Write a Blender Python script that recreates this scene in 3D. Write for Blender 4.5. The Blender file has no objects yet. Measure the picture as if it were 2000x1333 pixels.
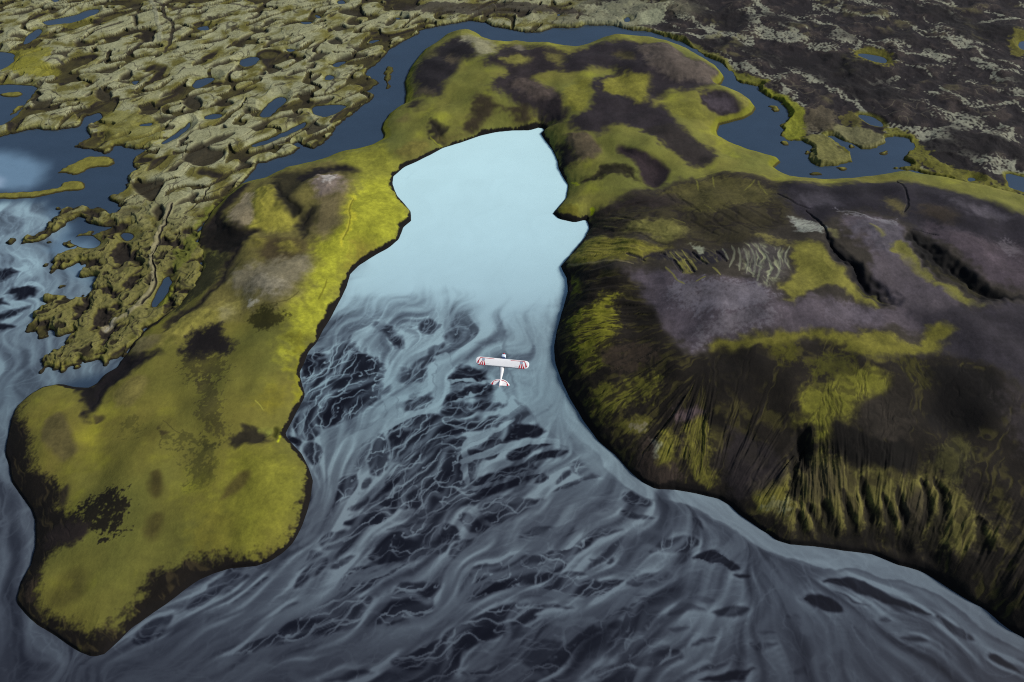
import bpy, math, random
import numpy as np

# ------------------------------------------------------------------ camera, sky, sun, exposure
scene = bpy.context.scene
COL = scene.collection
CAM_H = 600.0
cam = bpy.data.cameras.new('camera'); cam_o = bpy.data.objects.new('camera', cam); COL.objects.link(cam_o)
cam_o.location = (0, 0, CAM_H); cam_o.rotation_euler = (math.radians(90 - 48), 0, 0)
cam.sensor_width = 36; cam.lens = 25.2; cam.clip_start = 1; cam.clip_end = 60000
scene.camera = cam_o
SUN_EL, SUN_AZ = math.radians(36), math.radians(84)          # azimuth clockwise from +Y
world = bpy.data.worlds.new('World'); scene.world = world; world.use_nodes = True
wn = world.node_tree.nodes; wl = world.node_tree.links
bg = wn['Background']; sky = wn.new('ShaderNodeTexSky'); sky.sky_type = 'NISHITA'; sky.sun_disc = False
sky.sun_elevation = SUN_EL; sky.sun_rotation = SUN_AZ; sky.air_density = 1.0; sky.dust_density = 1.0
wl.new(sky.outputs[0], bg.inputs[0]); bg.inputs[1].default_value = 0.06
sun = bpy.data.lights.new('sun', 'SUN'); sun.energy = 3.2; sun.angle = math.radians(10); sun.color = (1, .96, .9)
sun_o = bpy.data.objects.new('sun', sun); COL.objects.link(sun_o)
sun_o.rotation_euler = (math.radians(90) - SUN_EL, 0, math.pi - SUN_AZ)
scene.view_settings.view_transform = 'Standard'; scene.view_settings.look = 'None'
scene.view_settings.gamma = 1; scene.view_settings.use_curve_mapping = False
scene.view_settings.exposure = 0.5
scene.render.filter_size = 1.1
if hasattr(scene, 'cycles'): scene.cycles.filter_width = 1.1; scene.cycles.use_denoising = False
LIT = np.array((1.07, 1.047, 1.1), np.float32)      # what the sky and sun return from a white ground, per channel
DENS = 1.8
# ------------------------------------------------------------------ survey of the place, in metres
W = {}
W['outer'] = [(-336.6,197.7),(-338.5,197.3),(-348,200.5),(-356.3,204.5),(-372.4,213),(-392.8,222.2),(-407.9,232),(-420.1,241.6),(-425.3,258.6),(-423.1,275.3),(-426.7,292.6),(-437.5,316.7),(-445.2,327.7),(-457.4,338.9),(-477.1,356.4),(-489.9,376.3),(-500,390.4),(-507.8,412.3),(-513,431.2),(-515.4,448.8),(-508.3,464.9),(-498.2,475.3),(-483.3,478.7),(-466.8,474.6),(-449.9,473.2),(-444.4,478.7),(-439.1,492.2),(-429.5,502.3),(-430,509.6),(-426.1,522.3),(-425.2,539.1),(-416.6,561.2),(-405.4,577.4),(-391.6,594.2),(-386.9,629),(-382.5,656.4),(-390.7,684.9),(-404.1,710.7),(-407.2,741.7),(-402.7,776.4),(-393.4,803.5),(-380.4,835.3),(-372.7,838.9),(-349.3,849.9),(-342.3,857.2),(-324.4,876),(-293.4,887.5),(-273.1,899.2),(-249.8,917.7),(-228.1,924.4),(-208.8,933.9),(-194.7,950.5),(-194.5,961.7),(-200.9,975.9),(-199.9,993.4),(-193.5,1020.2),(-183.4,1038.6),(-172.4,1051.1),(-173.3,1084.8),(-179.3,1119.8),(-175.6,1161.6),(-165.9,1199.7),(-155.3,1233.8),(-138,1259.1),(-121.5,1289.2),(-102.6,1303.6),(-81.1,1307.7),(-62.9,1297.4),(-51.1,1277.1),(-31.4,1263.1),(-9.2,1257.1),(10.1,1263.1),(34.9,1253.2),(67.9,1253.2),(89.5,1243.4),(111,1237.6),(130.8,1247.3),(157.4,1271),(185.4,1283.1),(218.3,1277.1),(253.7,1271),(284.4,1253.2),(315,1222.3),(336.4,1190.5),(352.1,1161.6),(357.7,1137),(348.2,1114.7),(338.6,1104.6),(354.7,1096.3),(371.8,1081.5),(384.6,1060.6),(388.4,1037.1),(378.1,1020.2),(360.6,1006.7),(339.6,997.8),(321.2,989),(312.9,970.2),(312,957.5),(325.7,940.8),(345.2,924.4),(367.5,912.4),(387.2,900.5),(390.6,890.1),(376.4,874.8),(380.8,866),(394.9,852.3),(408.8,847.4),(431.3,840.1),(463.7,840.1),(499.9,845),(528.4,852.3),(542.4,854.8),(557.6,848.6),(576.5,841.3),(596.2,836.5),(621.5,819.8),(649.9,811.6),(675.3,797.8),(690.3,780.8),(767.6,730.2),(878.9,647.1),(997.4,561.2)]
W['inner'] = [(622.6,99.9),(539.2,139.4),(466.5,182.4),(419.9,212.2),(413.7,216.8),(407,224.3),(397.3,237.2),(382.3,247.8),(370.9,258.6),(357.9,269.6),(339.8,275.3),(320.2,285.3),(296.7,288.7),(267.8,293.1),(250.3,294.6),(238.9,298.5),(232,304.5),(220.5,315.2),(208.7,326.1),(203.2,334),(194.4,340.5),(176.6,345.9),(155.5,350.3),(136.6,350.8),(124.4,358.6),(112.7,372.2),(101,389.8),(87,404.3),(73.4,430.5),(62.2,456.1),(53.7,480.8),(47.7,506.7),(46.9,531.4),(51.5,557.2),(60.8,594.2),(67,620.1),(67,644.4),(60.4,664.8),(79.4,695.7),(94.8,720.9),(101.4,738.6),(99.4,757.8),(82.7,751.3),(62.7,758.9),(54.3,770.9),(61.6,782),(74.5,804.7),(78.9,834.1),(73.3,851.1),(67,873.5),(66.3,892.7),(60.7,920.4),(50.1,946.3),(43.7,965.9),(51.9,977.4),(41.8,983.2),(27.4,974.5),(3.9,974.5),(-21.9,970.2),(-49.7,958.9),(-76.8,940.8),(-103.5,925.8),(-120.4,908.4),(-137.1,892.7),(-155.7,877.3),(-168.7,854.8),(-168.1,836.5),(-157.9,808.1),(-145.5,789.8),(-136.3,774.2),(-133.8,754.5),(-142.7,741.7),(-146.1,716.8),(-156.3,701.7),(-172,686.9),(-190.5,666.7),(-199.4,649.9),(-199.8,628.1),(-202.9,612.2),(-206.6,594.2),(-210.5,574.2),(-215,559.6),(-219.9,538.3),(-226,524.5),(-228.2,506.7),(-230.1,493.6),(-224,476.7),(-217.9,462.2),(-221.1,448.1),(-225.4,430.5),(-227.5,420.4),(-229,412.9),(-219.7,402.4),(-208.3,391.6),(-197.4,374),(-190.9,360.3),(-189.7,345.9),(-189.6,327.7),(-192.2,312.1),(-196.2,297),(-203.6,286.8),(-212.7,278.6),(-225.3,274.3),(-246.8,272.5),(-259.1,268.2),(-271.8,261.3),(-283.2,250.9),(-292.9,240.2),(-305,229.9),(-315.5,219.7),(-322.8,208.5),(-329.5,199.7)]
W['lava_left'] = [(-431.3,511.8),(-457.5,509.6),(-475.1,503),(-482,511.8),(-485.9,500.8),(-508.9,492.2),(-523.4,498.7),(-518.7,518.5),(-503.3,534.5),(-498,550.8),(-523.1,548.4),(-551.8,558),(-549.2,579.9),(-547.6,605.3),(-523.4,613.1),(-509,618.3),(-511.9,639.8),(-539.2,629),(-530.3,634.4),(-537.8,648),(-536.6,673.4),(-555.6,659.2),(-570.8,659.2),(-578,684.9),(-548.7,693.8),(-550.8,708.7),(-563.5,696.7),(-575.1,705.7),(-565.9,736.5),(-539.3,730.2),(-527,724),(-529.7,736.5),(-554.8,749.2),(-572.1,762.1),(-588.6,742.8),(-598.7,714.8),(-630.2,705.7),(-644.3,714.8),(-615.3,720.9),(-625.4,730.2),(-614.3,746),(-629.9,749.2),(-602.2,765.4),(-615.4,782),(-603.1,777.5),(-579.4,785.3),(-557.2,782),(-533.6,768.7),(-532.7,788.7),(-559.7,804.7),(-535.2,818.6),(-546,854.8),(-535.9,869.7),(-552,896.6),(-539.1,924.4),(-564.2,924.4),(-590,932.6),(-596.1,912.4),(-623.5,924.4),(-652.5,928.5),(-637.1,953.3),(-655.9,983.2),(-640.7,1005.2),(-650.1,1023.3),(-668.3,1014.2),(-665.4,983.2),(-706.6,974.5),(-729.7,978.8),(-750.9,970.2),(-776.1,957.5),(-845.1,912.4),(-989.3,925.8),(-1318.2,1057.4),(-1840.2,1598.5),(-1723.5,1909.4),(-369.3,1909.4),(12.3,1909.4),(517.1,1909.4),(397.1,1311.9),(279.8,1285.2),(252.9,1307.7),(213.9,1314),(191.1,1333),(139.5,1333),(121.5,1320.3),(98.9,1322.4),(76,1320.3),(55.6,1305.7),(35.7,1301.5),(4.7,1311.9),(-26.6,1324.5),(-50,1343.7),(-79,1350.2),(-116,1339.4),(-146.7,1326.6),(-171.1,1311.9),(-171.9,1299.5),(-184.3,1281.1),(-204.1,1257.1),(-218.6,1239.6),(-220.5,1224.2),(-227.4,1199.7),(-241.8,1166.9),(-246.7,1150.9),(-232.5,1135.2),(-222.8,1119.8),(-238.4,1089.7),(-223.7,1079.9),(-226,1065.4),(-241.8,1037.1),(-258.9,1005.2),(-272,983.2),(-273.1,961.7),(-281.1,940.8),(-296,921.7),(-308.7,928.5),(-323.4,944.9),(-330.4,933.9),(-315.5,924.4),(-321.7,913.7),(-341.5,900.5),(-356.8,888.8),(-370.5,890.1),(-368.7,873.5),(-377.1,851.1),(-380,836.5),(-392.8,801.2),(-402.1,774.2),(-406.6,739.6),(-402.8,710.7),(-389.5,684.9),(-381.2,656.4),(-385.2,627.2),(-389.9,592.5),(-403.7,575.8),(-414.8,559.6),(-423.5,537.5),(-424.4,520.8)]
W['lava_right'] = [(191.1,1333),(213.9,1314),(252.9,1307.7),(278.2,1287.2),(308,1263.1),(330.6,1233.8),(346.4,1201.6),(364.6,1185),(370.6,1166.9),(375,1145.7),(379.2,1116.4),(410.8,1109.6),(404.8,1094.6),(416.7,1070.2),(430.9,1057.4),(436.8,1032.5),(432.6,1009.7),(411,987.5),(417.2,974.5),(404.6,961.7),(417,946.3),(437,949.1),(447.4,928.5),(432.9,892.7),(441.9,877.3),(468.9,878.6),(494.7,890.1),(498.5,916.4),(487.8,940.8),(474.2,957.5),(488.6,958.9),(503.9,940.8),(517.5,925.8),(538,925.8),(559.2,940.8),(566.4,954.7),(586.5,958.9),(599.7,950.5),(598.1,933.9),(587.5,917.7),(568.5,896.6),(582.8,881.1),(546.8,873.5),(578.5,869.7),(595.2,856),(620,847.4),(601.5,838.9),(627.1,824.5),(651.4,815.1),(676.9,801.2),(692.4,785.3),(769.9,734.4),(881.4,650.8),(1004,569.2),(1433.7,912.4),(1948.5,1598.5),(1477.3,1909.4),(492.4,1909.4),(160,1909.4),(131.2,1445.5)]
W['fall_shore'] = [(622.6,99.9),(539.2,139.4),(466.5,182.4),(413.7,216.8),(370.9,258.6),(320.2,285.3),(267.8,293.1),(232,304.5),(194.4,340.5),(155.5,350.3),(112.7,372.2),(73.4,430.5),(47.7,506.7),(51.5,557.2),(67,620.1),(60.4,664.8),(79.4,695.7),(98.2,740.7),(88,807)]
W['ponds'] = [
[(-395.2,1014.2),(-394.3,1041.7),(-377.4,1076.6),(-362.5,1065.4),(-370.8,1046.4),(-378.3,1014.2),(-389.7,1011.2)],
[(-320,1037.1),(-304.5,1046.4),(-257.9,1046.4),(-272.8,1032.5),(-290.8,1009.7),(-306.9,1018.7)],
[(-360,953.3),(-337.3,978.8),(-320.3,1000.8),(-319.3,983.2),(-348.3,953.3),(-381.9,928.5),(-388.4,936.7)],
[(-474.1,1205.3),(-438.8,1210.9),(-444.2,1177.7),(-469.3,1172.3)],
[(-516.6,1135.2),(-498.6,1135.2),(-500.4,1123.2),(-510.8,1114.7)],
[(-534.6,1123.2),(-500.9,1140.4),(-508.3,1106.3),(-522.8,1098)],
[(-305.9,1188.7),(-285.2,1192.3),(-297.9,1172.3),(-309.1,1175.9)],
[(-311.8,1145.7),(-297.9,1140.4),(-301.4,1130.1),(-314.2,1130.1)],
[(-257.2,1269),(-239.2,1273),(-253.5,1255.2)],
[(-401.7,1239.6),(-382.2,1237.6),(-391.1,1228)],
[(-401.5,1348),(-371.8,1343.7),(-387.4,1335.1)],
[(-374.9,1376.5),(-358.7,1367.7),(-365.9,1358.9)],
[(-344,1438.4),(-332.7,1443.1),(-324.5,1429),(-338.7,1424.3)],
[(-221.2,1363.3),(-209.5,1363.3),(-212.5,1354.5)],
[(-480.3,1014.2),(-458.7,1023.3),(-455,1009.7),(-478.9,1000.8)],
[(-581.8,987.5),(-555.8,994.8),(-554.2,983.2)],
[(-526.2,940.8),(-511,965.9),(-496.9,1005.2),(-501.4,957.5),(-517.9,936.7)],
[(-885.7,1350.2),(-833.1,1369.9),(-820.4,1396.7),(-796.4,1403.6),(-794.8,1376.5),(-822.4,1343.7),(-869.6,1333)],
[(-880.7,1257.1),(-883.1,1318.2),(-868.8,1318.2),(-860.8,1293.3),(-869.7,1257.1)],
[(-909.4,1445.5),(-894.3,1445.5),(-889.3,1426.7)],
[(-961.7,1231.8),(-882.8,1226.1),(-862.6,1194.2),(-872,1158),(-919.8,1149.2)],
[(-902.3,1114.7),(-818.3,1109.6),(-785.2,1109.6),(-780.2,1070.2),(-778.5,1023.3),(-788.4,983.2),(-835,981.7)],
[(-637.2,1123.2),(-621.3,1126.6),(-623.9,1109.6)],
[(-588.7,1320.3),(-563.8,1333),(-561.4,1307.7)],
[(-415.1,607),(-416,642.5),(-423.7,648.9),(-427.2,629),(-424.7,595.9),(-418.7,594.2)],
[(-574.3,714.8),(-558.6,725),(-541.2,723),(-524.2,704.7),(-540,694.7)],
[(-507.3,730.2),(-488.8,725),(-491.8,714.8),(-501.7,714.8)],
[(606.3,1224.2),(648.5,1212.8),(655.4,1194.2),(638.9,1185),(617.8,1201.6)],
[(542,1018.7),(556.3,1015.7),(572,1005.2),(573.7,984.6),(559.8,983.2),(549.9,996.3)],
[(211.5,1363.3),(219.9,1369.9),(224.1,1354.5),(213,1341.5)],
[(914.8,1267.1),(955.7,1275.1),(934.5,1231.8),(901.8,1231.8)],
[(702.8,862.2),(716.7,856),(744.6,846.2),(739.4,807),(697.2,822.2),(696.7,836.5)],
[(643,848.6),(653.3,852.3),(654.2,846.2),(642.4,843.8)],
[(661.7,822.2),(669.3,823.4),(664.2,815.1),(659,816.3)],
[(670,809.3),(686,805.8),(695.7,792.1),(710.3,776.4),(688,787.6)],
[(84.9,1376.5),(94.8,1378.8),(89.5,1369.9)],
]
W['islets'] = [[(-652.4,862.2),(-634,888.8),(-624.6,904.4),(-584.1,904.4),(-575.4,885),(-582.9,877.3),(-605,877.3),(-618.5,856),(-634.1,862.2)],[(-728.2,812.8),(-708.6,816.3),(-667.2,818.6),(-633.5,824.5),(-627,845),(-602.2,842.5),(-593.8,826.9),(-603.8,819.8),(-625.1,819.8),(-643.9,809.3),(-664.1,802.4),(-702,802.4),(-723.6,803.5)],[(-219.1,1152.7),(-213.3,1170.5),(-216.4,1174.1),(-207.8,1175.9),(-201.1,1163.3),(-205.7,1149.2),(-201.7,1137),(-207.8,1123.2),(-201,1108),(-204.1,1098),(-208.7,1101.3),(-207.4,1119.8),(-215.1,1126.6),(-214.2,1140.4)],[(408.9,1048),(423.2,1046.4),(427,1035.5),(416.3,1024.8),(412.8,1034)],[(401.7,943.5),(412.4,946.3),(415.7,932.6),(404.7,931.2)],[(431.9,916.4),(440.2,921.7),(441,913.7),(431.7,907.1)],[(421.9,861),(432.1,866),(442.4,863.5),(439.5,856),(425.7,856)],[(540.3,912.4),(557.9,921.7),(552,907.1),(543,907.1)],[(465.5,877.3),(476.7,879.8),(483.5,871),(472.8,867.2)],[(500.6,935.3),(509.5,936.7),(511.4,925.8),(501.8,924.4)],[(-788.8,1014.2),(-790.5,1038.6),(-783.2,1049.5),(-779.7,1041.7),(-783.3,1023.3)],[(-839.6,1081.5),(-821.8,1088.1),(-801.5,1089.7),(-798.3,1073.4),(-823.2,1073.4)]]
W['heights'] = [(-450,416.9,12),(-340.5,371.2,18),(-253.3,317.3,18),(-348.3,257.9,12),(-259.8,442.9,20),(-355.1,490.1,12),(-260.1,536.6,18),(-295.1,599.6,28),(-347.5,734.3,26),(-242.8,780.6,32),(-193,706,24),(-163.7,774,12),(-379.7,708.8,5),(-279,739,14),(-373.7,549.9,12),(-206,884.2,10),(-116.5,1098.6,22),(-78.7,999,16),(0,1128.9,24),(63.6,1031.6,32),(152.6,1138.5,28),(275.1,1113.2,32),(333,1014.6,20),(162.7,1062,24),(183.7,959.8,22),(109.2,885.7,26),(198.5,841.5,22),(280.5,898,18),(341,893.7,8),(103.1,785.2,12),(-112.8,920.6,12),(110.8,653,28),(188.3,688.9,38),(293.4,739.8,38),(216.9,534.7,60),(309.6,580.2,62),(341.5,673.9,58),(428.5,681,60),(394.4,572.4,54),(420,556.5,46),(536.7,645.7,58),(485.1,523.5,56),(628.2,538.7,56),(142.4,578.6,48),(106.6,536.8,26),(130.3,459.9,32),(174.5,445.1,34),(185.4,473.5,56),(261.6,492.6,58),(338.2,501.6,56),(298.5,416.7,38),(349.1,388.1,36),(442.2,482.2,54),(414.9,401.6,42),(302.6,327.6,18),(387.5,314.1,24),(466.3,355.9,42),(492.7,263.3,30),(172.2,382.7,18),(129.3,394.5,18),(207.1,356.9,14),(689.4,350.8,50),(611.9,220.4,30)]
W['guides'] = [
[(-61.9,629),(-88,561.2),(-112.9,514.8),(-129,458.2),(-154.7,412.9),(-172.6,365.4),(-181.3,306.5),(-205.4,267.8),(-258.9,236.3),(-311.6,202.9),(-384,179.4)],
[(31,629),(45.7,529.9),(58.8,451.5),(91.3,394.6),(135.8,348.6),(206.7,316.7),(246,286.8),(315.7,277.2),(372.1,249.5),(415.4,202.9),(442.6,175.6)],
[(-132.5,594.2),(-171.5,529.9),(-195.8,471.8),(-205.1,406.7),(-174.6,348.6)],
[(11.7,561.2),(-21.8,471.8),(-62.6,425.4),(-100.3,382.7),(-123.5,327.1),(-159.4,286.8),(-190.8,240.7),(-230.5,194.9),(-282.9,179.4)],
[(49,471.8),(10.3,406.7),(-34.1,354.2),(-78.6,301.5),(-123.8,258.6),(-168.5,215.1),(-223.3,183.2)],
[(90.8,388.6),(38.8,348.6),(-9.3,306.5),(-45.1,277.2),(-51.5,232),(-100.6,211),(-203.9,187)],
[(131,348.6),(84.6,316.7),(36.3,281.9),(0,249.5),(-50.8,219.3),(-97.9,187),(-117.6,153.5)],
[(166.2,327.1),(127.6,286.8),(79.2,254),(33.9,219.3),(-20.3,183.2)],
[(207.1,296.5),(187.5,267.8),(163.2,232),(124.6,202.9),(80.5,175.6)],
[(237.8,272.5),(251.4,240.7),(260,211),(257.5,175.6)],
[(287.3,258.6),(340.2,223.5),(387.5,187),(415.1,160.7)],
[(-682.1,789.8),(-640.3,714.8),(-563.4,629),(-536.3,553.2),(-534.1,485.8),(-513.2,412.9),(-475.4,348.6),(-446.4,316.7),(-430.7,277.2),(-424.9,240.7),(-404.5,215.1),(-360.6,190.9),(-323.4,179.4)],
[(-791.8,812.8),(-710.4,684.9),(-629.5,553.2),(-562.2,412.9),(-478,277.2),(-409.8,190.9)],
]
W['channels'] = [([(36.4,602.7),(49.2,545.3),(53,500.1),(64.5,458.2),(83,419.1),(101.1,391.6),(120.5,362.6),(145.4,347.5)],35.2,12.6,1),([(18.1,594.2),(16.9,514.8),(26.9,458.2),(49.6,425.4),(80.7,388.6),(108.5,365.4)],30.1,9.9,0.75),([(136.2,351.4),(173.5,342.1),(208.1,323),(234.7,296.5),(268.5,285.8),(317,281),(353.2,269.2),(380.5,248.6),(404.6,224.7),(428.1,194.9)],11.7,14.8,1),([(-52.5,379.8),(-32.8,388.6),(-7.6,397.6),(20.5,406.7),(51.1,403.6),(82,405.5)],3,4.6,0.8),([(-40,379.8),(-48.2,394.6),(-45.1,406.7),(-20.7,416),(5.2,431.8)],3.5,2.6,0.7),([(-45.1,382.7),(-46.8,365.4),(-36.4,348.6),(0,365.4),(29.8,372.2),(65,379.8)],3.5,2.5,0.6),([(91.8,400.6),(50.1,382.7),(29.6,365.4),(0,348.6)],2,2.9,0.5),([(-71.2,478.7),(-55.1,485.8),(-21.9,480.1)],2.2,2.7,0.7),([(-64.1,451.5),(-37.8,464.9),(-21.9,477.4)],2.1,1.6,0.6),([(-132.9,468.4),(-122.2,444.8),(-130.5,425.4),(-154.3,409.8),(-167.3,394.6),(-170.1,365.4),(-172.8,337.8),(-180.4,306.5),(-190.4,281.9)],7.1,7.7,0.8),([(-79.5,522.3),(-72.7,485.8),(-74.8,451.5),(-105.5,437),(-125.2,425.4),(-154,407.9)],7.4,4.6,0.8),([(117.8,360.9),(73,351.4),(38.3,335.1),(4.7,316.7),(-18.5,301.5),(-41.7,281.9),(-47.5,254),(-53.4,227.7),(-84.3,215.1),(-125.5,208.9),(-181.3,195.7),(-232.3,186.3),(-304.8,184),(-380,179.4)],7.4,13.7,0.68),([(-170.1,365.4),(-176.6,327.1),(-184.1,301.5),(-197.2,271.5),(-217.6,244.2),(-245.3,218.4),(-289.2,198.1),(-346.4,186.3)],8.4,11.4,0.68),([(-94.8,278.6),(-133.5,264.5),(-165.8,246.4),(-188.3,229),(-218.4,212.2),(-257.9,204.1),(-296.1,194.1)],5,9,0.64),([(85.1,323),(46.6,309.1),(18.3,292.6),(-6.7,267.8),(-30.8,254),(-45.6,242.9)],4.3,4.8,0.62),([(52.2,244.2),(13.2,254),(-17.5,247.3),(-43.2,238.5),(-55.7,229.9)],3.5,4.7,0.6),([(213.9,306.5),(190.8,284.4),(152.6,272.5),(114.4,254),(77.5,234.2)],6.5,5.2,0.58),([(222.1,281.9),(237.5,254),(247.3,225.6),(274.2,202.9),(297.8,175.6)],10,13.7,0.58)]
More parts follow.
